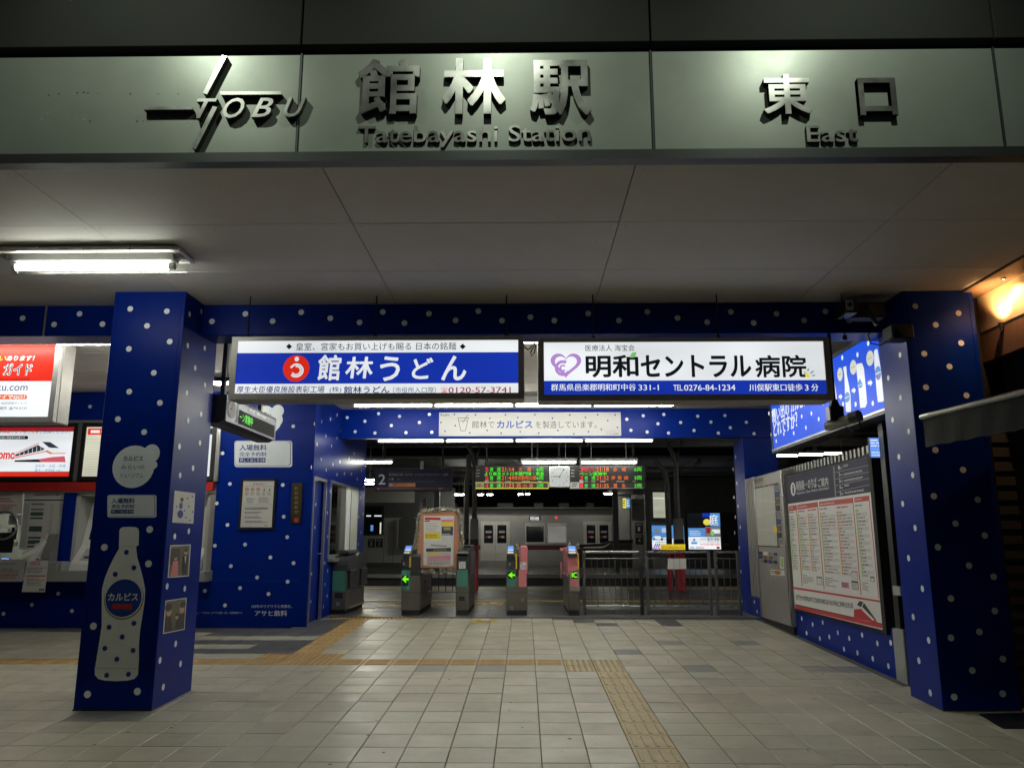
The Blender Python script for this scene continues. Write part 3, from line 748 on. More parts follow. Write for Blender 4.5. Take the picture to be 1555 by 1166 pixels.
for (a, b, c, d, cc) in ((12.3, 1.4, 12.7, 2.2, 'paper'), (12.9, 1.2, 13.3, 1.8, 'paper_grey'), (13.5, 1.5, 14.0, 2.3, 'paper')): m.rect(a, b, c, d, cc); m.lines(a + .03, b + .05, c - .03, d - .05, 10, 'ink_grey', 1)
m.rect(13.5, 2.2, 14.0, 2.3, 'ink_blue', 1); m.build('wall_sheet', to)
p = Print(Face((XW - .35, 13.3, 0), (.94, .34, 0), (0, 0, 1))); p.rect(0, 1.75, .24, 2.28, 'paper', 0); p.rect(0.0, 2.18, .24, 2.28, 'ink_blue', 1); p.lines(.02, 1.8, .22, 2.15, 9, 'ink_grey', 1)
p.rect(0, 1.32, .2, 1.7, 'ink_yellow', 0); p.lines(.02, 1.35, .18, 1.66, 6, 'ink_grey', 1); p.build('window_poster', to)
# clipboards on the post
m = MB('paper_grey'); m.quad((-3.2, 12.9, 1.95), (-3.05, 13.0, 2.0), (-3.02, 13.0, 1.62), (-3.14, 12.9, 1.60)); m.build('hanging_sheets', to)
# nameplate, corner; texts bottom
p = Print(front(YW), z7)
p.t('100年のワクワクと笑顔を。', 300, 990, 557, 1010, 'dot_white', 0); p.build('wall_lettering', to); p = Print(front(YW), z7); p.t('アサヒ飲料', 320, 1025, 525, 1062, 'dot_white', 0, bold=.02); p.build('wall_lettering', to); p = Print(front(YW), z7)
p.t('「カルピス」／「CALPIS」はアサヒ飲料（株）の登録商標です。', -95, 1034, 245, 1048, 'dot_white', 0)
p.build('wall_lettering', to)
p = Print(front(YW), (300, 500, 5.83))
p.e(500, 675, 690, 860, 'sticker', 0); p.e(655, 668, 765, 780, 'sticker', .3); p.e(640, 740, 755, 860, 'sticker', .6); p.p([(680, 800), (750, 790), (730, 860), (690, 905)], 'sticker', .9)
p.t('カルピス', 560, 748, 655, 778, 'ink_blue', 1.5, bold=.03); p.build('cloud_print', to)
free_entry_sticker(Print(front(YW), (355, 660, 7.768)), 8, 70, 690, 382, to)
# framed notice
fr = thing('framed_notice', 'black framed notice sheet on the blue wall left of the door', 'notice', (-3.6, YW - .02, 1.55))
P0 = Print(front(YW), (355, 660, 7.768)); u0, v0, u1, v1 = P0.uv(78, 518, 495, 1115)
m = MB('matt_black'); w = .028; y0, y1 = YW - .035, YW - .004
m.box(u0, y0, v0, u0 + w, y1, v1); m.box(u1 - w, y0, v0, u1, y1, v1); m.box(u0 + w, y0, v0, u1 - w, y1, v0 + w); m.box(u0 + w, y0, v1 - w, u1 - w, y1, v1); m.build('frame', fr)
bx('sheet', fr, 'paper', u0 + w, YW - .02, v0 + w, u1 - w, YW - .005, v1 - w)
p = Print(front(YW - .02), (355, 660, 7.768))
p.t('おねがい', 228, 566, 365, 594, 'ink', 1, bold=.02)
for a in (158, 224, 290): p.e(a - 22, 622, a + 20, 664, 'ink_red', 1); p.e(a - 15, 629, a + 13, 657, 'paper', 2); p.r(a - 13, 640, a + 11, 646, 'ink_red', 3)
for a in (358, 422): p.p([(a - 14, 664), (a + 12, 664), (a + 8, 625), (a - 2, 640)], 'ink_grey', 1)
for a in (135, 200, 270, 335, 400): p.li(a, 674, a + 46, 716, 4, 'ink_grey', 1, words=3)
p.li(150, 740, 260, 805, 5, 'ink_grey', words=4); p.li(292, 735, 435, 805, 6, 'ink_grey', words=5)
for yy in (852, 905, 957, 1010): p.li(130, yy, 425, yy + 30, 2, 'ink', words=14, ragged=.5)
p.li(360, 1064, 428, 1076, 1, 'ink', words=2)
for (a, b, c, d) in ((118, 608, 455, 610), (118, 815, 455, 817), (108, 835, 450, 837)): p.r(a, b, c, d, 'ink_grey', 1)
p.build('print', fr)
np_ = thing('name_plate', 'narrow dark brass plate upright on the blue wall', 'plate', (-3.06, YW - .02, 1.6)); P0 = Print(front(YW), z7); u0, v0, u1, v1 = P0.uv(553, 222, 620, 478)
bx('plate', np_, 'brass_plate', u0, YW - .03, v0, u1, YW - .002, v1, bev=.004)
p = Print(front(YW - .03), z7); p.e(568, 440, 598, 470, 'ink_red', 0)
for k in range(6): p.li(572, 245 + k * 30, 598, 265 + k * 30, 2, 'gold', 0, words=2)
p.build('engraving', np_, kind='stuff')
# red band, ledges, trims
for x0, x1 in ((-9.2, -7.9), (-7.897, -6.5), (-6.497, -4.33)): bx('red_band', to, 'red_band', x0, YW - .03, 2.19, x1, YW + .039, 2.315, bev=.003)
bx('trim', to, 'alu_dull', -9.2, YW - .05, 3.145, -4.29, YW + .039, 3.18)
bx('trim', to, 'alu_dull', -9.2, YW - .02, 2.166, -4.29, YW + .039, 2.186)
lg = bx('counter_ledge', to, 'stone_ledge', -6.45, YW - .28, .975, -4.26, YW + .01, 1.115, bev=.006)
bx('counter_ledge', to, 'stone_ledge', -9.2, YW - .28, 1.118, -6.25, YW + .01, 1.235, bev=.006)
bx('counter_ledge', to, 'stone_ledge', -6.38, YW - .26, 1.117, -6.20, YW - .0, 1.23, bev=.003)
# lit panels above the counters
def light_box(x0, x1, face_m, label, fn):
    t = thing('light_box', label, 'light box', ((x0 + x1) / 2, YW, 2.35), 'lit panels over the ticket counter')
    m = MB('dark_metal'); z0, z1, y0, y1, w = 2.335, 3.14, YW - .05, YW + .038, .055
    m.box(x0, y0, z0, x0 + w, y1, z1); m.box(x1 - w, y0, z0, x1, y1, z1); m.box(x0 + w, y0, z0, x1 - w, y1, z0 + w); m.box(x0 + w, y0, z1 - w, x1 - w, y1, z1); m.build('frame', t)
    bx('lit_face', t, face_m, x0 + w, YW - .03, z0 + w, x1 - w, YW + .03, z1 - w)
    p = Print(front(YW - .03), (0, 610, 7.772)); fn(p, x0 + w, z0 + w, x1 - w, z1 - w); p.build('lit_print', t)
    bx('divider', to, 'alu', x1 + .004, YW - .04, 2.32, x1 + .06, YW + .038, 3.143)
def ltd(p, a, b, c, d):
    p.rect(a, d - .055, c, d, 'lit_deepred', 0); p.rect(a, d - .063, c, d - .0555, 'lit_black', 1); p.rect(a, b, c, b + .062, 'lit_red', 0); p.rect(a, b + .0625, c, b + .07, 'lit_black', 1)
    p.t('便利な', -85, 335, 22, 375, 'lit_navy', 1); p.t('特急りょうもう号', 26, 332, 412, 372, 'lit_red', 1, bold=.01); p.t('をご利用ください。', 420, 332, 828, 374, 'lit_navy', 1)
    p.p([(-120, 402), (320, 402), (334, 412), (334, 432), (320, 442), (-120, 442)], 'lit_black', 1); p.t('ご乗車の前に特急券が必要です', -80, 410, 298, 436, 'lit_white', 2)
    p.t('Ryomo', -130, 565, 182, 712, 'lit_red', 1, bold=.03)
    p.p([(175, 610), (470, 482), (510, 470), (610, 478), (700, 545), (775, 605), (778, 640), (770, 655), (778, 712), (172, 705)], 'lit_white', 2)
    p.p([(180, 625), (450, 510), (530, 555), (500, 575), (185, 645)], 'lit_train_shade', 3); p.p([(500, 472), (595, 476), (700, 545), (605, 543), (575, 535)], 'lit_train_shade', 3)
    p.p([(175, 690), (455, 678), (485, 712), (175, 708)], 'lit_black', 3); p.p([(455, 678), (620, 652), (765, 642), (778, 712), (485, 712)], 'lit_pink', 3)
    p.p([(175, 655), (500, 590), (560, 575), (620, 606), (775, 603), (775, 612), (600, 616), (545, 590), (175, 668)], 'lit_orange', 3); p.p([(180, 605), (460, 485), (470, 490), (180, 613)], 'lit_orange', 3)
    for k in range(1, 7): x = 185 + k * 50; p.p([(x, 622 - k * 18), (x + 5, 620 - k * 18), (x + 3, 645 - k * 9), (x - 2, 645 - k * 9)], 'lit_white', 4)
    p.t('足利市・太田・赤城', 415, 738, 775, 775, 'lit_sky', 1); p.t('葛生・伊勢崎', 410, 790, 645, 825, 'lit_sky', 1); p.t('方面へ', 660, 800, 735, 825, 'lit_sky', 1)
def tt(p, a, b, c, d, hd='lit_red'):
    p.rect(a + .02, d - .11, c, d - .02, hd, 0); p.lines(a + .06, d - .09, c - .1, d - .04, 1, 'lit_white', 1, fill=.8)
    n = 15
    for k in range(n):
        y = b + .03 + k * (d - b - .17) / n; p.rect(a + .02, y, c - .02, y + .003, 'lit_grey', 0); p.lines(a + .25, y + .012, c - .05, y + .03, 1, 'lit_black', 1, fill=.7, words=14)
light_box(-8.45, -6.30, 'lit_white', 'lit panel with a red and white express train and red borders', ltd)
light_box(-6.235, -5.3, 'lit_cream', 'cream lit panel with a red header and rows of fares', tt)
light_box(-5.23, -4.33, 'lit_white', 'white lit panel with a dark green header right of the column', lambda p, a, b, c, d: tt(p, a, b, c, d, 'lit_train_shade'))
# ticket counter window on the far left
bx('window_pane', to, 'glass', -9.2, YW + .03, 1.24, -6.43, YW + .036, 2.16)
bx('counter_top', to, 'white_paint', -9.2, YW + .13, 1.0, -6.43, YW + .7, 1.2)
z52 = (0, 720, 5.83)
p = Print(front(YW + .028), z52, base=.003)
p.p([(218, 160), (612, 160), (575, 672), (168, 668)], 'paper', 0); p.t('特急券発売状況のご案内', 310, 172, 530, 190, 'ink', 1, bold=.01)
p.p([(218, 222), (597, 222), (596, 233), (217, 233)], 'ink', 1)
for k in range(25):
    y = 258 + k * 15.6; sh = -(y - 222) * .105
    p.r(225 + sh, y, 592 + sh * .8, y + 1.2, 'ink_grey', 1)
    if k in (0, 3, 5, 6, 8, 13, 14, 15, 19, 21, 22, 24): p.r(285 + sh, y - 1, 398 + sh, y + 13, 'ink_green' if k > 4 else 'ink_grey', 2)
    p.li(225 + sh, y + 3, 270 + sh, y + 11, 1, 'ink_blue', 1, words=4, ragged=0); p.li(455 + sh, y + 3, 485 + sh, y + 11, 1, 'ink_grey', 1, words=2, ragged=0)
    if k < 7: p.li(535 + sh, y + 3, 585 + sh, y + 11, 1, 'ink_grey', 1, words=3, ragged=0)
p.p([(-60, 165), (210, 165), (192, 350), (-80, 350)], 'paper', 0); p.li(-60, 175, 140, 190, 1, 'ink_grey', words=8); p.li(-60, 208, 150, 250, 2, 'ink_red', words=8); p.li(-60, 265, 155, 305, 2, 'ink_red', words=8)
p.r(78, 358, 190, 445, 'paper_grey', 0); p.r(60, 480, 92, 620, 'paper', 0); p.r(100, 470, 150, 580, 'navy', 0); p.r(95, 600, 160, 640, 'paper', 0)
p.build('window_notice', to)
p = Print(front(YW - .285), z52); p.p([(245, 760), (430, 760), (398, 1042), (192, 1040)], 'paper', 0); p.li(270, 770, 385, 805, 2, 'ink_red', words=5); p.r(235, 893, 405, 903, 'ink_red', 1)
p.li(240, 820, 420, 875, 4, 'ink_grey', words=9); p.li(235, 915, 395, 985, 5, 'ink_grey', words=8); p.r(345, 1010, 392, 1030, 'ink_grey', 1); p.build('taped_notice', lg)
p = Print(front(YW - .285), z52); p.p([(-80, 752), (228, 752), (200, 950), (-100, 950)], 'paper_grey', 0); p.li(-60, 780, 160, 800, 1, 'ink_grey', words=4); p.li(-80, 830, 190, 865, 2, 'ink_grey'); p.li(-80, 872, 180, 925, 4, 'ink_red'); p.build('taped_notice', lg)
MB('alu').tube([(-7.22 + .19 * math.cos(t * math.pi / 12), YW - .0, 1.72 + .19 * math.sin(t * math.pi / 12)) for t in range(25)], .016, n=8, cap=False).build('speaking_ring', to)
bx('speaking_grille', to, 'dark_metal', -7.38, YW + .005, 1.35, -7.06, YW + .02, 1.62, bev=.01)
bx('call_light', to, 'scr_blue', -7.18, YW - .02, 1.245, -7.1, YW + .02, 1.275)
lf = thing('leaflet_rack', 'clear rack of folded white leaflets on the ticket counter ledge', 'leaflet rack', (-6.55, 10.9, 1.236))
m = MB('alu_dull'); m.prism([(10.98, 1.236), (10.80, 1.236), (10.79, 1.28), (10.93, 1.6), (10.98, 1.6)], 'x', -6.5, -6.38); m.build('rack', lf)
for k in range(4):
    MB('paper').prism([(10.80 + .03 * k, 1.25 + .05 * k), (10.79 + .03 * k, 1.255 + .05 * k), (10.86 + .03 * k, 1.42 + .06 * k), (10.87 + .03 * k, 1.415 + .06 * k)], 'x', -6.70 + .05 * k, -6.56 + .055 * k).build('leaflet', lf)
MB('paper').prism([(10.78, 1.236), (10.97, 1.236), (10.97, 1.27), (10.78, 1.27)], 'x', -6.79, -6.6).build('leaflet', lf)
MB('paper').tube([(-6.74, 10.79, 1.30), (-6.60, 10.86, 1.38), (-6.52, 10.92, 1.50)], [.05, .055, .05], n=8).build('leaflet', lf)
# ticket machine recesses
bx('recess_wall', to, 'paper_grey', -6.249, YW + .45, 1.0, -4.361, YW + .5, 2.16)
bx('recess_wall', to, 'paper_grey', -6.249, YW + .02, 1.12, -6.2, YW + .449, 2.16); bx('recess_wall', to, 'paper_grey', -4.41, YW + .02, 1.12, -4.361, YW + .449, 2.16)
bx('recess_wall', to, 'paper_grey', -6.249, YW + .02, 2.13, -4.361, YW + .449, 2.164)
def ticket_machine(x0, x1, label):
    t = thing('ticket_machine', label, 'ticket machine', ((x0 + x1) / 2, YW + .3, 1.116), 'ticket machines in the wall recess')
    MB('white_paint').prism([(YW - .1, 1.118), (YW + .44, 1.118), (YW + .44, 2.12), (YW + .36, 2.12), (YW + .16, 1.45), (YW - .08, 1.2)], 'x', x0, x1).build('housing', t)
    F_ = Face((x0, YW + .16, 1.45), (1, 0, 0), (0, .2, .67)); p = Print(F_); w = x1 - x0
    p.rect(.08, .08, w - .25, .55, 'dark_glass'); p.rect(w - .2, .05, w - .04, .3, 'paper', 0); p.lines(w - .19, .07, w - .05, .28, 6, 'ink_red', 1, words=3); p.rect(w - .2, .34, w - .04, .58, 'ink_pink', 0); p.build('screen', t)
    p = Print(Face((x0, YW - .08, 1.2), (1, 0, 0), (0, .24, .25))); p.rect(.1, .06, .34, .28, 'paper_grey'); p.rect(.14, .1, .3, .14, 'black', 1); p.rect(.45, .08, .6, .12, 'black', 1); p.build('coin_slot', t)
ticket_machine(-6.19, -5.32, 'white ticket machine in the recess left of the bottle column'); ticket_machine(-5.28, -4.42, 'white ticket machine in the recess right of the bottle column')

# ================================================================ LINTEL, FAR POST
ln = thing('gate_lintel', 'bright blue dotted lintel with a long white banner over the gates', 'lintel', (0, 12.7, 3.12))
bx('lintel_body', ln, 'blue_wrap', XW + .004, 12.6, 3.122, 4.0, 12.76, CZ - .003, bev=.006)
bx('edge_strip', ln, 'blue_wrap', XW + .004, 12.585, 3.118, 4.0, 12.61, 3.145)
p = Print(front(12.6)); za = (340, 500, 3.24); zb = (780, 500, 3.049)
p.dots([(607, 434), (694, 452), (646, 503), (743, 510), (761, 415), (824, 473), (864, 428), (896, 508), (962, 458), (1011, 418), (1023, 506)], .026, crop=za)
p.dots([(524, 416), (543, 467), (600, 400), (618, 475), (668, 437), (695, 394), (717, 480), (773, 431), (835, 468), (852, 402), (913, 429), (948, 480), (978, 399), (1003, 455), (1077, 430), (1113, 483)], .026, crop=zb)
p.build('polka_dots', ln, kind='stuff')
zc = (640, 610, 4.86); p = Print(front(12.6), zc)
p.r(130, 78, 1472, 252, 'banner_white', 1)
p.t('Asahi', 136, 86, 205, 106, 'banner_ink', 2, bold=.02); p.t('館林で', 372, 140, 540, 195, 'banner_ink', 2); p.t('カルピス', 556, 138, 820, 195, 'dot_blue', 2, bold=.045)
p.t('を製造しています。', 842, 142, 1293, 195, 'banner_ink', 2); p.t('アサヒ飲料', 1362, 229, 1455, 244, 'banner_ink', 2); p.li(1350, 212, 1460, 220, 1, 'banner_ink', words=10)
for a, b in (((270, 122), (290, 214)), ((346, 122), (324, 214)), ((290, 214), (324, 214)), ((266, 120), (350, 120)), ((344, 97), (302, 156)), ((278, 140), (338, 140))):
    p.stroke([p.q(*a), p.q(*b)], .008, 'banner_ink', 2)
p.dots([(243, 93), (144, 152), (249, 176), (174, 217), (357, 230), (399, 96), (505, 122), (485, 211), (588, 232), (620, 96), (711, 117), (729, 221), (837, 96), (866, 232), (967, 121), (1007, 212), (1095, 98), (1125, 236), (1210, 116), (1233, 221), (1301, 96), (1327, 204), (1375, 139), (1429, 97), (1446, 190)], .0135, 'dot_blue', layer=2)
p.build('banner_print', ln)
fpst = thing('far_post', 'blue dotted post right of the gate fence under the lintel', 'post', (3.75, 12.85, .42))
bx('post_body', fpst, 'blue_wrap', 3.47, 12.61, .40, 4.0, 13.2, 3.12, bev=.005)
p = Print(faces_left(3.47)); p.dots([(655, 57), (638, 135), (663, 223), (644, 312), (670, 368), (653, 437), (684, 500), (649, 536), (677, 630), (689, 780), (694, 967)], .03, crop=(960, 680, 4.164)); p.build('polka_dots', fpst, kind='stuff')

# ================================================================ HANGING SIGNS
def hanging_sign(label, x0, z0, x1, z1, y0, y1, rods, face_m, fn, crop, wf=.05, group='backlit signs hung under the beam'):
    t = thing('hanging_sign', label, 'sign', ((x0 + x1) / 2, (y0 + y1) / 2, z1), group)
    bx('housing', t, 'alu_dull', x0, y0 + .012, z0, x1, y1, z1, bev=.006)
    m = MB('alu_dull'); a, b = y0 - .008, y0 + .011
    m.box(x0, a, z0, x0 + wf, b, z1); m.box(x1 - wf, a, z0, x1, b, z1); m.box(x0 + wf, a, z0, x1 - wf, b, z0 + wf); m.box(x0 + wf, a, z1 - wf * .7, x1 - wf, b, z1); m.build('frame', t)
    bx('lit_face', t, face_m, x0 + wf, y0 + .003, z0 + wf, x1 - wf, y0 + .0115, z1 - wf * .7)
    p = Print(front(y0 + .003), crop, base=.001); p.LIFT = .0006; fn(p, x0 + wf, z0 + wf, x1 - wf, z1 - wf * .7); p.build('lit_print', t)
    for rx in rods: MB('dark_metal').tube([(rx, y0 + .1, z1), (rx, y0 + .1, z1 + .04), (rx, y0 + .1, z1 + .041), (rx, y0 + .1, CZ)], [.02, .02, .006, .006], n=8).build('hanger', t)
    return t
ysg = 6.5; FS = front(ysg)
def uvf(x0, y0, x1, y1, f=FS): q = Print(f, (0, 0, 1)); return q.uv(x0, y0, x1, y1)
def sign_udon(p, a, b, c, d):
    v1 = p.q(700, 115)[1]; v2 = p.q(700, 267)[1]
    p.rect(a, v2, c, v1, 'lit_blue', 0)
    for x in (306, 1160): p.p([(x, 85), (x + 15, 71), (x + 30, 85), (x + 15, 99)], 'lit_black', 1)
    p.t('皇室、宮家もお買い上げも賜る 日本の銘麺', 355, 66, 1143, 103, 'lit_black', 1)
    p.e(291, 127, 421, 258, 'lit_red', 1); p.e(348, 135, 370, 158, 'lit_white', 2)
    u, v = p.q(356, 203); s_ = p.q(388, 203)[0] - u
    p.ring(u, v, s_ * 1.15, s_ * 1.1, s_ * .3, 'lit_white', 2, -135, 115); p.ring(u, v, s_ * .78, s_ * .75, s_ * .22, 'lit_white', 2, -150, 100)
    p.p([(325, 186), (345, 170), (352, 176), (333, 192)], 'lit_white', 2.5)
    for ch, bb in (('館', (463, 125, 578, 252)), ('林', (598, 135, 733, 242)), ('う', (768, 133, 866, 255)), ('ど', (925, 140, 1030, 245)), ('ん', (1070, 130, 1193, 252))): p.t(ch, *bb, 'lit_white', 1, bold=.028, shear=.06)
    p.t('厚生大臣優良施設表彰工場', 62, 279, 495, 313, 'lit_navy', 1, bold=.008, shear=.1); p.t('(株)', 520, 282, 578, 314, 'lit_navy', 1)
    p.t('館林うどん', 590, 280, 815, 315, 'lit_navy', 1, bold=.025); p.t('（市役所入口際）', 832, 284, 1043, 314, 'lit_navy', 1); p.t('☎', 1067, 285, 1101, 312, 'lit_red', 1); p.t('0120-57-3741', 1105, 284, 1411, 313, 'lit_deepred', 1, bold=.02)
def sign_hosp(p, a, b, c, d):
    p.rect(a, b, c, p.q(700, 237)[1], 'lit_blue', 0)
    p.t('医療法人 海宝会', 332, 72, 560, 101, 'lit_black', 1)
    # heart emblem
    def heart(s, m, l):
        pts = []
        for k in range(40):
            t = 2 * math.pi * k / 40; x = 16 * math.sin(t) ** 3; y = 13 * math.cos(t) - 5 * math.cos(2 * t) - 2 * math.cos(3 * t) - math.cos(4 * t)
            pts.append((242 + x * s * 4.45, 160 - y * s * 4.0))
        p.p(pts, m, l)
    heart(1, 'lit_violet', 1); heart(.72, 'lit_white', 2)
    u, v = p.q(228, 180); r_ = p.q(256, 180)[0] - u; p.ring(u, v, r_ * 1.35, r_ * 1.35, r_ * .5, 'lit_violet', 3, 60, 330); p.ring(u, v, r_ * .55, r_ * .6, r_ * .28, 'lit_violet', 3, 40, 320)
    p.t('明和', 333, 119, 578, 223, 'lit_black', 1, bold=.034); p.t('セントラル', 588, 119, 1100, 223, 'lit_black', 1, bold=.036); p.t('病院', 1118, 119, 1356, 223, 'lit_black', 1, bold=.030)
    p.p([(540, 132), (541, 118), (550, 108), (569, 105), (566, 120), (556, 131)], 'lit_green', 2)
    p.p([(1345, 200), (1352, 196), (1370, 212), (1372, 222), (1364, 226), (1350, 216)], 'lit_yellow', 3)
    for q_ in ([(1356, 192), (1362, 180), (1370, 184), (1364, 196)], [(1370, 202), (1386, 190), (1392, 196), (1374, 208)], [(1378, 214), (1394, 208), (1396, 216), (1380, 219)]): p.p(q_, 'hosp_grey', 3)
    p.t('群馬県邑楽郡明和町中谷', 173, 252, 566, 285, 'lit_white', 1, bold=.015); p.t('331-1', 578, 256, 672, 283, 'lit_white', 1, bold=.015); p.t('TEL.', 740, 257, 785, 284, 'lit_white', 1, bold=.01); p.t('0276-84-1234', 789, 256, 1026, 284, 'lit_white', 1, bold=.015)
    p.t('川俣駅東口徒歩', 1090, 252, 1337, 286, 'lit_white', 1, bold=.015); p.t('3', 1348, 256, 1365, 284, 'lit_white', 1, bold=.015); p.t('分', 1378, 253, 1411, 286, 'lit_white', 1, bold=.01)
u0, v0, u1, v1 = uvf(350, 511, 796, 606)
hanging_sign('backlit sign with blue band, red round emblem and brushed white noodle letters', u0, v0, u1, v1, ysg, ysg + .25, [front(6.6).px(x, 490)[0] for x in (378, 571, 769)], 'lit_white', sign_udon, za)
u0, v0, u1, v1 = uvf(817, 513, 1262, 608)
hanging_sign('backlit white sign with pink heart emblem and bold black hospital name', u0, v0, u1, v1, ysg, ysg + .25, [front(6.6).px(x, 490)[0] for x in (901, 1090, 1281)], 'lit_white', sign_hosp, zb)
def sign_left(p, a, b, c, d):
    p.rect(a, p.q(300, 612)[1], c, d, 'lit_red', 0)
    p.t('うまいものいっぱ', -420, 312, -40, 370, 'lit_yellow', 1, bold=.03, shear=.15); p.t('い', -5, 316, 72, 370, 'lit_yellow', 1, bold=.03, shear=.2)
    p.t('あります！', 78, 312, 412, 372, 'lit_white', 1, bold=.04, shear=.2)
    p.t('ガイド', 40, 402, 385, 545, 'lit_white', 1, bold=.055); p.t('ガイド', 52, 412, 374, 535, 'lit_black', 2, bold=.005)
    p.t('館林商工会議所青年部', 0, 580, 348, 603, 'lit_black', 1); p.t('oishoku.com', -320, 640, 328, 725, 'lit_navy', 1)
    p.p([(-100, 770), (300, 770), (320, 785), (320, 812), (300, 826), (-100, 826)], 'lit_orange', 1); p.t('ワイでGO！', -50, 776, 300, 822, 'lit_white', 2, bold=.05, shear=.15)
    p.t('ネット地域情報サービス', -100, 858, 318, 886, 'lit_grey', 1); p.t('会議所 ☎74-5121', -60, 912, 315, 950, 'lit_black', 1)
f8 = front(8.0); u0, v0, u1, v1 = uvf(-60, 521, 87, 641, f8)
hs = hanging_sign('red and white backlit guide sign above the ticket counter', u0 - .6, v0, u1, v1 + .02, 8.0, 8.27, [-5.6, -5.0], 'lit_white', sign_left, (0, 500, 7.773), wf=.055)
for nm in ('strap',): bx(nm, hs, 'alu_dull', u1 - .0, 8.06, v0 + .01, u1 + .006, 8.26, v1)
# loose cable between the two big signs
MB('black').tube([FS.P(*FS.px(x, y), .0) + Vector((0, .12, 0)) for x, y in ((795, 521), (802, 526), (806, 523), (813, 513), (811, 521), (806, 530), (807, 536), (812, 530), (814, 518))], .006, n=6).build('sign_cable', None, label='loose black cable looped between the two backlit signs', cat='cable')
# ================================================================ INFORMATION DISPLAY hung behind the bottle column
mat('display_face', (.06, .075, .12), .4, .3)
t = thing('information_display', 'hanging silver information display with round clock and green running text', 'display', (-2.89, 8.0, 2.59))
b = MB('black'); b.prism([(-3.0, 2.84), (-2.8, 2.86), (-2.8, 2.62), (-2.86, 2.585), (-3.0, 2.585)], 'y', 7.29, 8.80); b.build('housing', t)
bx('front_plate', t, 'display_face', -2.799, 7.295, 2.605, -2.792, 8.795, 2.85, bev=.002)
zi = (300, 500, 5.83); p = Print(faces_right(-2.792), zi)
p.rect(7.42, 2.835, 8.78, 2.848, 'navy', 0)
u, v = 7.42, 2.735; p.ell(u, v, .095, .082, 'paper', 1); p.ring(u, v, .1, .087, .012, 'black', 2); p.stroke([(u, v), (u, v + .06)], .008, 'black', 3); p.stroke([(u, v), (u - .05, v)], .008, 'black', 3)
p.rect(7.56, 2.63, 7.585, 2.81, 'black', 1)
p.rect(7.62, 2.63, 8.74, 2.765, 'matt_black', 1); p.text('ーン実施中', 7.64, 2.655, 8.02, 2.745, 'led_green', 2, bold=.012)
p.text('お知らせ', 7.88, 2.79, 8.06, 2.83, 'white_paint', 1); p.text('Information', 8.14, 2.79, 8.42, 2.83, 'white_paint', 1); p.build('display_print', t)
for y in (7.42, 8.5): MB('black').box(-2.91, y, 2.85, -2.87, y + .05, CZ).box(-2.98, y - .01, 2.84, -2.82, y + .06, 2.88).box(-3.0, y + .01, 3.02, -2.78, y + .04, 3.05).build('hanger', t)

# ================================================================ LAMPS (fluorescent tubes)
def strip_lamp(x0, x1, y, z, label, tube='tube', group=None, w=.16, h=.07, up=None):
    t = thing('strip_lamp', label, 'strip lamp', ((x0 + x1) / 2, y, z + h), group)
    m = MB('white_paint'); m.prism([(y - w * .28, z + h), (y - w * .5, z + .025), (y - w * .5, z + .018), (y + w * .5, z + .018), (y + w * .5, z + .025), (y + w * .28, z + h)], 'x', x0, x1); m.build('housing', t)
    m = MB(tube); m.tube([(x0 + .03, y, z), (x1 - .03, y, z)], .017, n=10); m.build('tube', t)
    m = MB('white_paint'); m.box(x0 + .001, y - .02, z - .02, x0 + .026, y + .02, z + .0175); m.box(x1 - .026, y - .02, z - .02, x1 - .001, y + .02, z + .0175); m.build('socket', t)
    if up: MB('alu_dull').tube([(x0 + .2, y, z + h), (x0 + .2, y, up)], .008).tube([(x1 - .2, y, z + h), (x1 - .2, y, up)], .008).build('hanger', t)
g1 = 'tube lamps in a row above the banner'
for k, (a, b_, w_) in enumerate(((-2.52, -1.345, 'leftmost'), (-1.335, -.155, 'second from the left'), (-.145, .995, 'third from the left'), (1.005, 2.2, 'rightmost'))):
    strip_lamp(a, b_, 11.50, 3.462, 'ceiling tube lamp above the white banner, %s of the row' % w_, 'tube', g1, h=.128)
strip_lamp(-4.83, -3.62, 7.86, 3.50, 'ceiling tube lamp between the red guide sign and the bottle column', 'tube')
for a, w_ in ((-1.5, 'leftmost'), (-.1, 'middle'), (1.3, 'rightmost')): strip_lamp(a, a + 1.2, 7.86, 3.50, 'tube lamp behind the beam and big signs, %s of the row' % w_, 'tube', 'tube lamps in a row behind the beam')
strip_lamp(-6.1, -4.9, 7.83, 3.50, 'ceiling tube lamp above the red guide sign', 'tube')
strip_lamp(-5.0, -3.8, 10.0, 3.50, 'ceiling tube lamp near the dotted ticket office wall', 'tube')
strip_lamp(4.4, 5.6, 9.2, 3.50, 'ceiling tube lamp over the passage behind the map wall', 'tube_far')
g2 = 'tube lamps in a row behind the lintel'
for k, (a, b_, w_) in enumerate(((-2.47, -1.335, 'leftmost'), (-1.325, -.175, 'second from the left'), (-.165, .985, 'third from the left'), (.995, 2.15, 'rightmost'))):
    strip_lamp(a, b_, 13.2, 3.15, 'platform tube lamp just below the banner, %s of the row' % w_, 'tube_low', g2, up=4.05, w=.10, h=.05)
def lamp_px(x0, x1, ypx, Y, label, tube='tube_plat', **k):
    F_ = front(Y); a = F_.px(x0, ypx); c = F_.px(x1, ypx); strip_lamp(a[0], c[0], Y, a[1], label, tube, **k)
lamp_px(791, 876, 702, 14.3, 'tube lamp over the clock between the departure boards', 'tube_mid', up=4.1); lamp_px(881, 968, 702, 14.3, 'tube lamp over the right departure board', 'tube_mid', up=4.1)
lamp_px(520, 597, 702, 14.9, 'tube lamp emerging from behind the ticket office over the platform sign', 'tube_mid', up=4.1)
g3 = 'distant tube lamps under the platform roof'
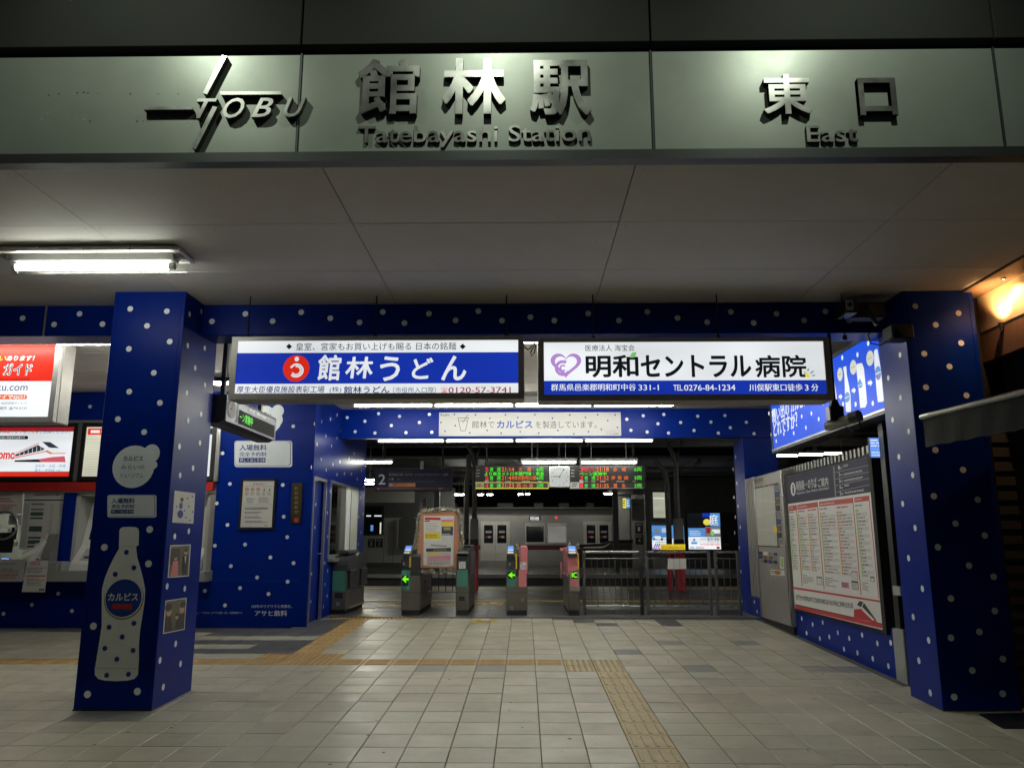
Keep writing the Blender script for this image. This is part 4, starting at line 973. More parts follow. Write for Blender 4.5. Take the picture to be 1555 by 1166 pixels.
for x0, x1, yy, Y, lb in ((535, 573, 729, 20, 'upper distant tube lamp beside the platform two sign'), (535, 573, 734.5, 22, 'lower distant tube lamp beside the platform two sign'), (690, 710, 751, 33, 'distant tube lamp left of the roof column'), (725, 735, 751, 33, 'first of two short distant lamps below the left departure board'),
                          (739, 749, 751, 35, 'second of two short distant lamps below the left departure board'), (786, 795, 750.5, 33, 'first of two short distant lamps below the clock'), (797, 805, 750.5, 35, 'second of two short distant lamps below the clock'), (916, 932, 749.5, 33, 'distant tube lamp below the right departure board')):
    lamp_px(x0, x1, yy, Y, lb, group=g3, up=4.3)
for x0, x1, yy, lb in ((1156, 1212, 692, 'left tube lamp in the dark beyond the map board'), (1205, 1250, 690.5, 'middle tube lamp in the dark beyond the map board'), (1226, 1292, 689, 'right tube lamp in the dark beyond the map board')):
    lamp_px(x0, x1, yy, 17.5 + (x0 % 3) * .2, lb, 'tube', group='tube lamps over the platform beyond the map board', up=4.1)
# the large lamp on the ceiling in front of the beam
t = thing('ceiling_lamp', 'large tube lamp under a clear cover on the front ceiling at left', 'ceiling lamp', (-3.17, 5.5, CZ))
m = MB('cream'); m.prism([(5.36, CZ), (5.37, CZ - .03), (5.63, CZ - .03), (5.64, CZ)], 'x', -3.84, -2.50); m.build('housing', t)
m = MB('alu_dull'); m.prism([(5.44, CZ - .031), (5.47, CZ - .075), (5.55, CZ - .075), (5.58, CZ - .031)], 'x', -3.78, -2.56); m.build('reflector', t)
MB('tube_front').tube([(-3.73, 5.5, CZ - .115), (-2.60, 5.5, CZ - .115)], .026, n=14).build('tube', t)
MB('alu_dull').tube([(-3.76, 5.5, CZ - .115), (-3.731, 5.5, CZ - .115)], .028, n=14).tube([(-2.599, 5.5, CZ - .115), (-2.56, 5.5, CZ - .115)], .028, n=14).build('socket', t)
m = MB('alu'); 
for (a, b_, c, d) in ((-3.84, 5.35, -2.5, 5.372), (-3.84, 5.628, -2.5, 5.65), (-3.86, 5.35, -3.84, 5.65), (-2.5, 5.35, -2.48, 5.65)): m.box(a, b_, CZ - .045, c, d, CZ - .012, bev=.004)
for x in (-3.5, -3.17, -2.84): m.box(x, 5.340, CZ - .05, x + .012, 5.352, CZ - .01)
m.build('cover_rim', t)
m = MB('glass'); rim = [(5.36, CZ - .046)] + [(5.5 - .14 * math.cos(a * math.pi / 8), CZ - .046 - .12 * math.sin(a * math.pi / 8)) for a in range(1, 8)] + [(5.64, CZ - .046)]
n = len(rim); V = [(x, y, z) for x in (-3.83, -2.51) for y, z in rim]; m.add(V, [(i, i + 1, i + 1 + n, i + n) for i in range(n - 1)], None, True); m.build('clear_cover', t)
# small round detector on the inner ceiling
t = thing('smoke_detector', 'small pale flat detector on the inner ceiling left of the bottle column', 'detector', (-4.5, 9.3, CZ)); MB('cream').box(-4.75, 9.0, CZ - .02, -4.5, 9.12, CZ - .001, bev=.006).build('cap', t)

# ================================================================ RIGHT: lit drink sign, map wall, timetable board, map box
XL = 3.25; FL = faces_left(XL)
t = thing('drink_sign', 'long blue backlit sign of bottles and cartons along the right side', 'sign', (XL + .1, 8.7, 3.4))
bx('housing', t, 'dark_metal', XL + .012, 6.75, 2.63, XL + .2, 10.42, 3.43, bev=.005)
m = MB('dark_metal'); a, b_ = XL - .006, XL + .011
m.box(a, 6.75, 2.63, b_, 10.42, 2.675); m.box(a, 6.75, 3.39, b_, 10.42, 3.43); m.box(a, 10.385, 2.676, b_, 10.42, 3.389); m.box(a, 6.75, 2.676, b_, 6.785, 3.389); m.build('frame', t)
bx('edge_strip', t, 'alu', XL - .012, 6.75, 2.66, XL - .0065, 10.42, 2.676)
bx('lit_face', t, 'lit_blue_bright', XL + .002, 6.786, 2.677, XL + .011, 10.384, 3.388)
zs = (1120, 480, 5.3); p = Print(faces_left(XL + .002), zs, base=.001)
p.dots([(253, 783), (272, 952), (373, 948), (312, 1005), (453, 941), (517, 806), (595, 783), (551, 897), (654, 828), (850, 708), (951, 709), (1089, 701), (688, 700), (843, 335), (966, 311), (1052, 219)], .025, 'lit_white')
def nx(nm):
    global p
    p.build(nm, t); p = Print(faces_left(XL + .002), zs, base=.001)
nx('polka_dots')
p.t('想い出の', 275, 712, 418, 830, 'lit_white', 1, bold=.03); p.t('どれですか？', 287, 800, 487, 935, 'lit_white', 1, bold=.03)
p.t('カルピス', 425, 640, 570, 745, 'lit_white', 1, bold=.05)
nx('lettering')
for (x0, y0, x1, y1) in ((804, 413, 849, 524), (906, 351, 960, 472), (1037, 276, 1099, 402)):
    p.e(x0, y0, x1, y1, 'lit_pale', 1); cx_, cy_ = (x0 + x1) / 2, (y0 + y1) / 2; p.li(x0 + 12, cy_ - 8, x1 - 12, cy_ + 6, 1, 'lit_grey', 2, words=4, ragged=0); nx('round_label')
p.p([(852, 410), (878, 402), (882, 470), (900, 560), (912, 640), (916, 740), (914, 770), (876, 770), (868, 640), (866, 560), (862, 470)], 'lit_white', 2); nx('drink_picture')
p.p([(960, 395), (968, 382), (1004, 377), (1020, 420), (1034, 560), (1046, 700), (1030, 735), (990, 738), (975, 560), (960, 440)], 'lit_white', 2); nx('drink_picture')
p.p([(1102, 282), (1112, 268), (1128, 264), (1134, 300), (1146, 370), (1160, 450), (1178, 560), (1180, 680), (1172, 688), (1132, 692), (1122, 600), (1112, 480), (1104, 380)], 'lit_white', 2); nx('drink_picture')
p.p([(776, 510), (782, 520), (800, 640), (803, 700), (790, 690), (778, 600)], 'lit_white', 2); nx('drink_picture')
p.e(864, 610, 908, 695, 'lit_sky', 3); p.p([(968, 545), (988, 500), (1010, 545), (1008, 570), (990, 580), (972, 570)], 'lit_sky', 3); p.e(1110, 400, 1160, 515, 'lit_sky', 3)
p.li(868, 645, 905, 660, 1, 'lit_white', 4, words=3, ragged=0); p.li(972, 548, 1008, 562, 1, 'lit_white', 4, words=3, ragged=0); p.li(1115, 445, 1158, 470, 1, 'lit_white', 4, words=3, ragged=0); p.r(1122, 482, 1156, 492, 'lit_red', 4)
for (x, y) in ((831, 648), (937, 598), (1069, 537)):
    w = 13 + (x - 831) * .02; h = 26 + (x - 831) * .02
    p.p([(x - w, y - h * .4), (x + w * .1, y - h * .5), (x, y - h), (x + w * 1.2, y - h * .1), (x + w * .1, y + h), (x, y + h * .4), (x - w, y + h * .5)], 'lit_white', 2); nx('arrow')
for k in range(14): 
    x = random.choice((888, 1000, 1150)) + random.uniform(-12, 14); y = random.uniform(600, 680) if x < 900 else random.uniform(590, 690); p.e(x - 2, y - 3, x + 2, y + 3, 'lit_sky', 3.5, 6)
p.build('drink_labels', t, kind='stuff')
# low dotted wall with slatted screen behind
XI = 3.43
lw = thing('low_wall', 'low blue dotted wall below the timetable board', 'wall', (3.55, 9.2, .3))
bx('wall_body', lw, 'blue_wrap', XI, 7.77, .18, XI + .25, 12.6, .70, bev=.004)
bx('end_block', lw, 'stone_ledge', XI - .006, 7.55, .16, XI + .256, 7.768, .712, bev=.008)
p = Print(faces_left(XI)); zl = (1080, 900, 3.274)
p.dots([(451, 127), (475, 199), (505, 156), (555, 146), (541, 226), (588, 218), (630, 197), (661, 279), (687, 225), (728, 297), (751, 209), (804, 326), (827, 250), (882, 363), (893, 247), (215, 44), (229, 93)], .027, crop=zl); p.build('polka_dots', lw, kind='stuff')
sc_ = thing('slat_screen', 'tall screen of upright metal slats behind the map and timetable boards', 'screen', (3.6, 10, .7))
k = 0
for i in range(44):
    y = 7.75 + i * .108; bx('slat', sc_, 'alu_dull', XI + .10, y, .705, XI + .16, y + .05, 2.47)
for z in (.9, 2.2): bx('rail', sc_, 'dark_metal', XI + .161, 7.7, z, XI + .2, 12.55, z + .05)
bx('rear_panel', sc_, 'grey_dark', XI + .201, 10.6, .71, XI + .22, 12.55, 2.40)
# timetable board
XB = 3.40; tb_ = thing('timetable_board', 'large timetable board with navy header, red tabs and a train strip', 'notice board', (3.45, 9.15, .68))
bx('housing', tb_, 'dark_metal', XB + .008, 7.86, .66, XB + .095, 10.42, 2.345, bev=.005)
FB = faces_left(XB + .006); zt = (1180, 680, 5.3); z2b = (1120, 660, 2.914)
m = MB('matt_black'); m.box(XB - .006, 7.82, .64, XB + .10, 7.9, 2.36); m.box(XB - .004, 7.9, .655, XB + .007, 10.42, .675); m.box(XB - .004, 7.9, 2.325, XB + .007, 10.42, 2.345); m.build('frame', tb_)
bx('sheet', tb_, 'white_paint', XB + .0012, 7.9, .676, XB + .0062, 10.415, 2.324)
p = Print(faces_left(XB + .0012), zt, base=.0008); p.LIFT = .0006
L0 = -10.412; R0 = -7.903
vh = p.q(80, 450)[1]
p.rect(L0, 1.975, R0, 2.323, 'navy', 0)
p.e(110, 276, 150, 386, 'white_paint', 1); p.t('i', 124, 295, 138, 366, 'navy', 2, bold=.04)
p.t('時刻表・のりば', 155, 250, 320, 335, 'white_paint', 1, bold=.012); p.t('ご案内', 330, 238, 412, 312, 'white_paint', 1, bold=.012)
p.p([(158, 350), (420, 310), (421, 335), (160, 374)], 'navy', 1); 
def band(txt, x0, y0, x1, y1): p.t(txt, x0, y0, x1, y1, 'white_paint', 2)
band('Departures, Time, Platform Information', 158, 332, 421, 358)
p.p([(450, 150), (462, 148), (478, 394), (467, 396)], 'ink_grey', 1)
for k, (y0, tx) in enumerate(((185, '1番線'), (240, '2番線'), (292, '3番線'), (344, '4番線'), (392, '5番線'))):
    x0 = 465 + k * 3
    if k < 4: p.p([(x0, y0 + 10), (742 + k * 2, y0 - 48 - k), (742 + k * 2, y0 - 45 - k), (x0, y0 + 13)], 'paper_grey', 1)
    p.t(tx[0], x0 + 28, y0 - 42, x0 + 40, y0 - 12, 'white_paint', 1, bold=.02); p.li(x0 + 43, y0 - 32, x0 + 58, y0 - 16, 2, 'white_paint', 1, words=2, ragged=0)
    p.li(x0 + 68, y0 - 52, x0 + (110 if k in (0, 3) else 230), y0 - 34, 2, 'white_paint', 1, words=9, ragged=.1)
cols = [((95, 158), (128, 190), [(100, 'ink_green_', )]), ]
def tabline(x0, x1, yt0, yt1, heads, xb0, xb1):
    """a red tab, the red rule down its right side and its columns of hours"""
    p.p([(x0, yt0 + 8), (x0 + 5, yt0), (x1, yt1), (x1 + 3, yt1 + 42), (x0 + 2, yt0 + 40)], 'red_band', 1)
    p.li(x0 + 8, yt0 + 8, x0 + 8 + (x1 - x0) * .42, yt0 + 22, 1, 'white_paint', 2, words=5, ragged=0)
    p.p([(x1 - 3, yt1 + 40), (x1 + 3, yt1 + 40), (xb1 + 2, xb0), (xb1 - 4, xb0)], 'ink_red', 1)
tabline(95, 158, 468, 458, [], 1105, 204); tabline(163, 328, 457, 433, [], 1135, 381); tabline(338, 613, 432, 400, [], 1180, 678); tabline(622, 742, 398, 382, [], 1210, 822)
def hours(xt, yt, xb, yb, m_, n, w, dens, wmax):
    for k in range(n):
        f = k / n; x = xt + (xb - xt) * f; y = yt + (yb - yt) * f; h = (yb - yt) / n
        if k % 2: p.p([(x, y), (x + wmax, y - wmax * .1 * (1 - 2 * f)), (x + wmax, y + h - wmax * .1 * (1 - 2 * f)), (x, y + h)], 'row_shade', .4)
        p.p([(x, y), (x + w, y - .5), (x + w, y + h * .86), (x, y + h * .86)], m_, 1)
        q = max(1, int(random.gauss(dens, dens * .3)))
        if 2 <= k <= 4: q = int(dens * 1.7)
        for i in range(q):
            xx = x + w + 5 + i * (w * 1.05)
            if xx > x + wmax: break
            yy = y - (xx - x) * .1 * (1 - 2 * f); p.r(xx, yy + h * .22, xx + w * .55, yy + h * .68, random.choice(('ink', 'ink', 'ink', 'ink_red')), 1)
mat('hour_green', (.32, .52, .10), .6); mat('hour_orange', (.72, .28, .08), .6)
hours(98, 545, 132, 980, 'hour_green', 21, 7, 3, 46); hours(168, 535, 205, 985, 'hour_green', 21, 8, 4, 72); hours(248, 527, 283, 995, 'hour_orange', 21, 8, 4, 72)
hours(345, 518, 388, 1008, 'hour_green', 20, 10, 6, 128); hours(480, 508, 528, 1022, 'hour_orange', 20, 10, 6, 125); hours(633, 492, 690, 1040, 'hour_green', 19, 11, 3, 92)
for (x0, y0, w_, m_) in ((97, 512, 38, 'ink_grey'), (170, 503, 50, 'ink_grey'), (247, 492, 72, 'ink_red'), (342, 484, 60, 'ink_grey'), (480, 470, 88, 'ink_red'), (628, 456, 60, 'ink_grey')): p.li(x0, y0, x0 + w_, y0 + 12, 1, m_, 1, words=3, ragged=0, fill=.9)
for (x0, y0, x1, y1) in ((210, 1020, 310, 1095), (390, 1040, 500, 1120), (690, 1080, 760, 1150)): p.li(x0, y0, x1, y1, 5, 'ink_grey', 1, words=8, ragged=.7)
p.r(320, 1035, 365, 1100, 'ink_grey', 1); p.r(324, 1048, 361, 1096, 'paper', 2); p.r(520, 1080, 580, 1125, 'ink_pink', 1); p.li(525, 1085, 575, 1120, 3, 'ink', 2, words=4); p.r(600, 990, 652, 1055, 'ink_pink', 1); p.r(604, 1002, 648, 1052, 'paper', 2); p.r(603, 1070, 655, 1140, 'ink', 1); p.r(607, 1084, 651, 1136, 'paper', 2); p.li(609, 1088, 649, 1132, 4, 'ink_grey', 3, words=4)
p.r(752, 1035, 785, 1075, 'ink', 1); p.r(755, 1045, 782, 1072, 'paper', 2)
p.crop = z2b
p.p([(247, 672), (633, 733), (634, 741), (248, 681)], 'ink_red', 1); p.p([(255, 750), (640, 838), (641, 856), (256, 768)], 'ink_red', 1)
p.p([(255, 748), (640, 834), (640, 838), (255, 752)], 'ink', 1.5)
for i, ch in enumerate('おでかけの際は早くて快適な特急りょうもう号をご利用ください。'):
    x = 261 + i * 8.4; y = 706 + (x - 261) * .155; p.t(ch, x, y + 1, x + 7.4, y + 24, 'ink', 2, bold=.01)
p.p([(516, 770), (536, 734), (560, 738), (618, 822), (620, 830), (580, 826), (516, 812)], 'white_paint', 2); p.p([(516, 772), (560, 768), (620, 828), (618, 832), (516, 812)], 'ink_red', 3)
p.p([(530, 752), (540, 735), (558, 738), (548, 762)], 'ink', 3.5); p.p([(560, 742), (616, 820), (600, 815), (553, 760)], 'ink', 3.5); p.p([(556, 764), (608, 818), (600, 822), (550, 772)], 'white_paint', 4)
p.build('board_print', tb_)
# frames and a dark recess between the board and the column
m = MB('dark_metal'); m.box(3.43, 7.60, .72, 3.52, 7.70, 2.7); m.box(3.40, 7.3, .25, 3.46, 7.36, 2.75); m.box(3.43, 7.1, 2.7, 3.52, 7.9, 2.76)
df = thing('dark_frame', 'dark metal frame posts between the timetable board and the right column', 'frame', (3.46, 7.5, .25)); m.build('post', df)
bx('panel', df, 'matt_black', 3.6, 7.06, .22, 3.64, 7.72, 2.9); bx('clamp', df, 'alu_dull', 3.39, 7.45, 1.02, 3.43, 7.6, 1.10)
ss = thing('small_screen', 'small bright blue screen above the dark frame posts', 'screen', (3.55, 7.9, 2.3)); bx('housing', ss, 'black', 3.52, 7.75, 2.29, 3.56, 8.0, 2.50)
pp = Print(front(7.748)); pp.rect(3.36, 2.30, 3.50, 2.49, 'scr_blue', 0); pp.lines(3.37, 2.31, 3.49, 2.36, 2, 'lit_white', 1, words=3, ragged=0); pp.lines(3.37, 2.40, 3.49, 2.48, 3, 'lit_white', 1, words=2); pp.build('screen_face', ss); bx('backing', ss, 'black', 3.355, 7.7485, 2.295, 3.519, 7.775, 2.495)
# map box
mb = thing('map_cabinet', 'tall grey floor cabinet with a glazed town map beside the timetable', 'map cabinet', (3.5, 11.2, .38))
bx('housing', mb, 'alu_dull', 3.372, 10.47, .44, 3.56, 11.80, 2.42, bev=.01)
bx('base_plinth', mb, 'black', 3.40, 10.50, .34, 3.54, 11.78, .439)
XM = 3.366; bx('edge_strip', mb, 'steel', XM - .004, 10.47, .45, XM + .005, 10.52, 2.42); bx('edge_strip', mb, 'steel', XM - .004, 11.75, .45, XM + .005, 11.80, 2.42)
zm = (1130, 700, 5.83); p = Print(faces_left(XM + .005), zm)
p.t('館林駅周辺案内図', 78, 155, 172, 188, 'ink', 1, bold=.01); p.li(80, 192, 170, 204, 1, 'ink_red', 1, words=5, ragged=0)
p.p([(82, 236), (304, 190), (322, 765), (120, 752)], 'black', 1)
p.p([(90, 246), (268, 212), (298, 752), (124, 745)], 'map_paper', 2)
for k in range(150):
    x = random.uniform(100, 262); y = random.uniform(262, 738); x += (y - 250) * .055; w = random.uniform(1.5, 5)
    p.r(x, y, x + w, y + 2.5, random.choice(('ink_grey', 'ink_grey', 'ink_red', 'hour_green', 'hour_orange')), 3)
for a, b_ in (((170, 240), (175, 600)), ((110, 480), (290, 440)), ((130, 600), (290, 620)), ((240, 230), (262, 740)), ((100, 340), (280, 360))): p.stroke([p.q(*a), p.q(*b_)], .006, 'ink_red' if a[0] == 170 else 'paper', 2.5)
p.e(262, 570, 295, 640, 'ink_yellow', 3)
ph = ('ink_grey', 'black', 'wood', 'ink_blue', 'paper')
for k in range(9): y = 215 + k * 60; p.p([(272 + k * 4.2, y), (308 + k * 4, y - 4), (310 + k * 4, y + 44), (275 + k * 4.2, y + 46)], ph[(k * 3) % 4], 3); p.li(276 + k * 4.2, y + 46, 308 + k * 4, y + 56, 1, 'paper', 3, words=3, ragged=0)
for i in range(4):
    for j in range(3): x = 130 + i * 44; y = 800 + j * 34 + i * 3; p.r(x, y, x + 34, y + 28, random.choice(ph), 1 + .2 * j)
p.p([(320, 845), (355, 848), (358, 955), (322, 950)], 'paper', 3.5); p.r(330, 860, 350, 935, 'hour_green', 4)
p.p([(238, 958), (360, 968), (362, 1014), (240, 1004)], 'paper', 2); p.e(275, 968, 320, 1006, 'hour_orange', 3); p.li(245, 970, 352, 1000, 2, 'ink', 3.5, words=5)
p.e(174, 213, 184, 221, 'led_green', 3); p.e(217, 208, 229, 220, 'led_red', 3)
p.build('map_print', mb)
m = MB('dark_glass'); 
pg = thing('metal_shutter_post', 'ribbed grey metal post beside the far blue post', 'post', (3.45, 12.1, .7))
for i in range(6): bx('rib', pg, 'alu_dull', 3.40, 11.86 + i * .09, .70, 3.44, 11.92 + i * .09, 2.44)
bx('panel', pg, 'steel_dark', 3.441, 11.85, .69, 3.46, 12.45, 2.44)

# ================================================================ RIGHT FRONT: camera, speaker, shop front with awning
def hanging_camera():
    t = thing('surveillance_camera', 'long grey camera housing on a pole before the blue drink sign', 'camera', (2.72, 6.7, 2.7))
    fa_, fb_ = front(7.0), front(6.75); a_, c_ = fa_.px(1256, 648), fb_.px(1302, 633); pq = front(6.9).px(1267, 612); q0 = front(6.9).px(1268, 636)
    MB('black').tube([(pq[0], 6.9, pq[1]), (pq[0], 6.9, 3.31)], .016).build('pole', t)
    m = MB('dark_metal'); m.box(pq[0] - .06, 6.86, q0[1] - .02, pq[0] + .065, 6.96, pq[1] - .03, bev=.008); m.prism([(pq[0] - .04, pq[1] - .03), (pq[0] + .04, pq[1] - .03), (pq[0] + .02, pq[1] + .03), (pq[0] - .02, pq[1] + .03)], 'y', 6.88, 6.94); m.build('bracket', t)
    A, B = Vector((a_[0], 7.0, a_[1])), Vector((c_[0], 6.75, c_[1])); d = (B - A).normalized(); s = d.cross(Vector((0, 0, 1))).normalized(); u = s.cross(d)
    pr = [(a * .72, b_ * .72) for a, b_ in ((-.05, -.05), (.05, -.05), (.062, .0), (.05, .05), (.0, .065), (-.05, .05), (-.062, .0))]
    V = [P_ + s * a + u * b_ for P_ in (A, B) for a, b_ in pr]; n = 7
    MB('grey_wall').add(V, [(i, (i + 1) % n, (i + 1) % n + n, i + n) for i in range(n)] + [tuple(range(n)), tuple(range(n, 2 * n))]).build('housing', t)
    V = [P_ + s * a * 1.15 + u * (b_ * 1.15 + .004) for P_ in (B - d * .06, B + d * .02) for a, b_ in pr]
    MB('black').add(V, [(i, (i + 1) % n, (i + 1) % n + n, i + n) for i in range(n)] + [tuple(range(n)), tuple(range(n, 2 * n))]).build('end_cap', t)
    MB('black').tube([B, B + Vector((.02, 0, -.10)), B + Vector((-.03, .02, -.13)), B + Vector((-.08, .1, -.06))], .005, n=5).build('cable', t)
hanging_camera()
t = thing('loudspeaker', 'black box loudspeaker and bracket at the top of the right column', 'loudspeaker', (3.1, 6.45, 3.2))
bx('housing', t, 'black', 3.01, 6.33, 3.13, 3.19, 6.52, 3.25, bev=.012); MB('dark_metal').tube([(3.10, 6.329, 3.19), (3.10, 6.31, 3.19)], [.035, .045], n=14).build('cone', t)
m = MB('black'); m.tube([(2.95, 6.45, 3.27), (2.90, 6.5, 3.42), (2.95, 6.6, 3.5)], .022); m.box(2.80, 6.6, 3.38, 3.1, 6.75, 3.52, bev=.01); m.build('bracket', t)
MB('black').tube([(2.93, 6.4, 3.25), (2.85, 6.42, 3.18), (2.86, 6.4, 3.10), (2.93, 6.38, 3.08), (2.97, 6.38, 3.11)], .006, n=5).build('cable', t)
t = thing('bracket_camera', 'small boxy camera mounted on the beam beside the right column', 'camera', (2.72, 6.7, 3.5)); m = MB('dark_metal'); m.box(2.70, 6.45, 3.38, 2.80, 6.66, 3.50, bev=.008); m.build('housing', t)
bx('lens_plate', t, 'grey_wall', 2.698, 6.44, 3.40, 2.76, 6.449, 3.49); MB('black').tube([(2.73, 6.4395, 3.445), (2.73, 6.43, 3.445)], .018, n=10).build('lens', t); bx('arm', t, 'black', 2.74, 6.6605, 3.42, 2.78, 6.83, 3.46)

sh = thing('shop_front', 'dark neighbouring shop front with warm lit wall panel at the right edge', 'shop front', (4.4, 6.0, .2))
bx('side_wall', sh, 'black', 3.97, 4.3, 3.24, 4.1, 6.53, 3.62); 
bx('warm_panel', sh, 'warm_wall', 3.945, 4.3, 3.262, 3.969, 6.72, 3.585)
bx('panel_frame', sh, 'dark_metal', 3.93, 4.3, 3.235, 3.97, 6.75, 3.261); bx('panel_frame', sh, 'dark_metal', 3.93, 6.721, 3.262, 3.97, 6.76, 3.63); bx('ceiling_strip', sh, 'wood', 3.724, 4.25, 3.575, 3.944, 6.80, 3.70)
bx('wall', sh, 'black', 3.99, 4.3, 2.5, 4.3, 6.53, 3.235); bx('wall', sh, 'wood', 3.93, 4.3, 3.0, 3.98, 6.75, 3.234)
bx('wall', sh, 'black', 3.815, 6.70, .15, 6.5, 6.9, 3.9)
for i in range(19):
    z = .3 + i * .118; y0 = 6.66
    MB('siding').prism([(y0, z), (y0 - .022, z + .002), (y0, z + .114)], 'x', 3.87, 6.2).build('siding_board', sh)
bx('corner_post', sh, 'dark_metal', 3.82, 6.60, .2, 3.868, 6.68, 2.6)
m = MB('dark_metal'); m.box(4.05, 6.55, .9, 4.10, 6.64, 2.45); m.box(4.10, 6.55, .9, 5.4, 6.64, .95); m.box(4.101, 6.55, 2.4, 5.4, 6.64, 2.45); m.build('window_frame', sh); bx('window_pane', sh, 'dark_glass', 4.101, 6.60, .951, 5.4, 6.62, 2.399)
LP_ = faces_left(3.925).px(1524, 492); LPY, LPZ = -LP_[0], LP_[1]
def wall_light():
    t = thing('wall_uplight', 'small amber uplight glowing against the warm panel at right', 'wall lamp', (3.9, 6.3, 3.22))
    MB('black').tube([(3.905, LPY, LPZ - .05), (3.905, LPY, LPZ + .01)], [.012, .022], n=12, cap=False).build('shade', t)
    MB('amber_lamp').tube([(3.905, LPY, LPZ - .005), (3.905, LPY, LPZ)], .014, n=10).build('bulb', t)
    L = bpy.data.lights.new('uplight', 'SPOT'); L.energy = 24; L.color = (1, .60, .24); L.spot_size = math.radians(105); L.spot_blend = .8; L.shadow_soft_size = .02
    o = bpy.data.objects.new('lamp', L); C.objects.link(o); o.rotation_euler = Vector((.55, 0, 1)).to_track_quat('-Z', 'Y').to_euler()
    o.parent = t; o.location = Vector((3.81, LPY, LPZ + .025)) - Vector((3.9, 6.3, 3.22))
wall_light()
t = thing('ceiling_spot', 'tiny amber spot on the strip above the warm panel', 'spot lamp', (3.93, 6.1, 3.60)); MB('amber_lamp').tube([(3.85, 6.15, 3.566), (3.85, 6.15, 3.573)], .014, n=10).build('bulb', t); MB('dark_metal').tube([(3.85, 6.15, 3.56), (3.85, 6.15, 3.5745)], .02, n=10, cap=False).build('rim', t)
L = bpy.data.lights.new('downlight', 'SPOT'); L.energy = 16; L.color = (1, .58, .28); L.spot_size = math.radians(150); L.spot_blend = 1; L.shadow_soft_size = .015
o = bpy.data.objects.new('lamp', L); C.objects.link(o); o.parent = t; o.location = Vector((3.85, 6.15, 3.555)) - Vector((3.93, 6.1, 3.60))
aw = thing('awning', 'rolled dark fabric awning with a metal front bar beside the right column', 'awning', (3.4, 5.8, 2.3))
A, B = Vector((3.18, 6.32, 2.475)), Vector((3.36, 4.9, 2.47))
MB('alu_dull').tube([A, B], .022, n=10).build('front_bar', aw); MB('steel').tube([A + (A - B).normalized() * .012, A - (A - B).normalized() * .10], .0235, n=10).build('bar_end', aw)
m = MB('cloth_awning'); n = 44; d = B - A
V = []
for i in range(n + 1):
    q = A + d * (i / n)
    for j in range(5): V.append((q.x + .003 * math.sin(i * .8 + j * .5) + .002 * math.sin(i * 2.7), q.y + .02 * j * .1, q.z - .02 - j * .055 - (.004 * math.sin(i * .9) if j == 4 else 0)))
m.add(V, [(i * 5 + j, i * 5 + j + 1, i * 5 + j + 6, i * 5 + j + 5) for i in range(n) for j in range(4)], None, True); m.build('valance', aw)
m = MB('cloth_awning'); m.quad(A, B, B + Vector((.65, .05, .04)), A + Vector((.62, .1, .04))); m.build('cloth', aw)
MB('dark_metal').tube([A + Vector((0, -.1, 0)), A + Vector((.62, .1, -.05))], .015).build('arm', aw)
fl_ = thing('drain_cover', 'grey metal drain cover in the paving by the right column', 'drain cover', (3.95, 6.2, fz(6.2)))
Fg = Face((0, 0, .0), (1, 0, 0), (0, 1, SLOPE)); p = Print(Fg, (1080, 900, 3.274), base=.003); p.p([(1325, 602), (1640, 590), (1720, 676), (1450, 677)], 'dark_metal', 0); p.build('cover', fl_)
# ================================================================ TICKET GATES
YG = 12.3
def gate(label, x0, x1, colour, style, length=1.55, y=YG, extra=None):
    t = thing('ticket_gate', label, 'ticket gate', ((x0 + x1) / 2, y + length / 2, ZP), 'ticket gates in a row')
    z0 = ZP; w = x1 - x0; y1 = y + length
    bx('base', t, 'rubber', x0 + .01, y + .01, z0, x1 - .01, y1 - .01, z0 + .07)
    bx('body', t, 'gate_body', x0, y, z0 + .0705, x1, y1, z0 + .58, bev=.008)
    # upper housing: slopes up from the card end
    prof = [(y + .02, z0 + .58), (y1 - .02, z0 + .58), (y1 - .02, z0 + .94), (y1 - .2, z0 + .99), (y + .42, z0 + .99), (y + .30, z0 + .95), (y + .06, z0 + .90), (y + .02, z0 + .86)]
    MB('gate_dark' if colour != 'pink' else 'gate_pink').prism(prof, 'x', x0 + .006, x1 - .006).build('upper_housing', t)
    bx('side_panel', t, 'gate_body', x1 - .005, y + .35, z0 + .585, x1 + .012, y1 - .15, z0 + .93, bev=.004)
    for zz in (.33, .585): bx('seam', t, 'rubber', x0 - .0008, y - .0012, z0 + zz, x1 + .0008, y + length * .98, z0 + zz + .004)
    bx('side_lamp', t, 'rubber', x1 + .0005, y + .5, z0 + .45, x1 + .004, y + .62, z0 + .48)
    return t
zg1 = (600, 760, 6.477); zg3 = (760, 820, 8.97)
FG = front(YG); 
def X_(px, f=FG): return f.px(px, 900)[0]
gA = gate('ticket gate with green arrow left of the tinselled notice board', X_(609.5), X_(638), 'dark', 1)
p = Print(FG, zg1, base=.004); p.p([(64, 682), (150, 682), (146, 880), (58, 880)], 'gate_green', 0); p.p([(70, 735), (132, 735), (130, 838), (68, 838)], 'black', 1)
def arrow(p, x0, y0, x1, y1, l=2):
    ym = (y0 + y1) / 2; h = (y1 - y0); w = x1 - x0
    p.p([(x0, ym), (x0 + w * .5, y0), (x0 + w * .72, y0), (x0 + w * .42, ym - h * .16), (x1, ym - h * .16), (x1, ym + h * .16), (x0 + w * .42, ym + h * .16), (x0 + w * .72, y1), (x0 + w * .5, y1)], 'led_lime', l)
arrow(p, 70, 738, 133, 804); p.p([(60, 575), (128, 575), (140, 655), (66, 655)], 'gate_dark', .5); p.t('R', 78, 605, 98, 635, 'paper_grey', 1)
p.r(140, 495, 158, 655, 'yellow_stripe', 1); p.build('front_panel', gA)
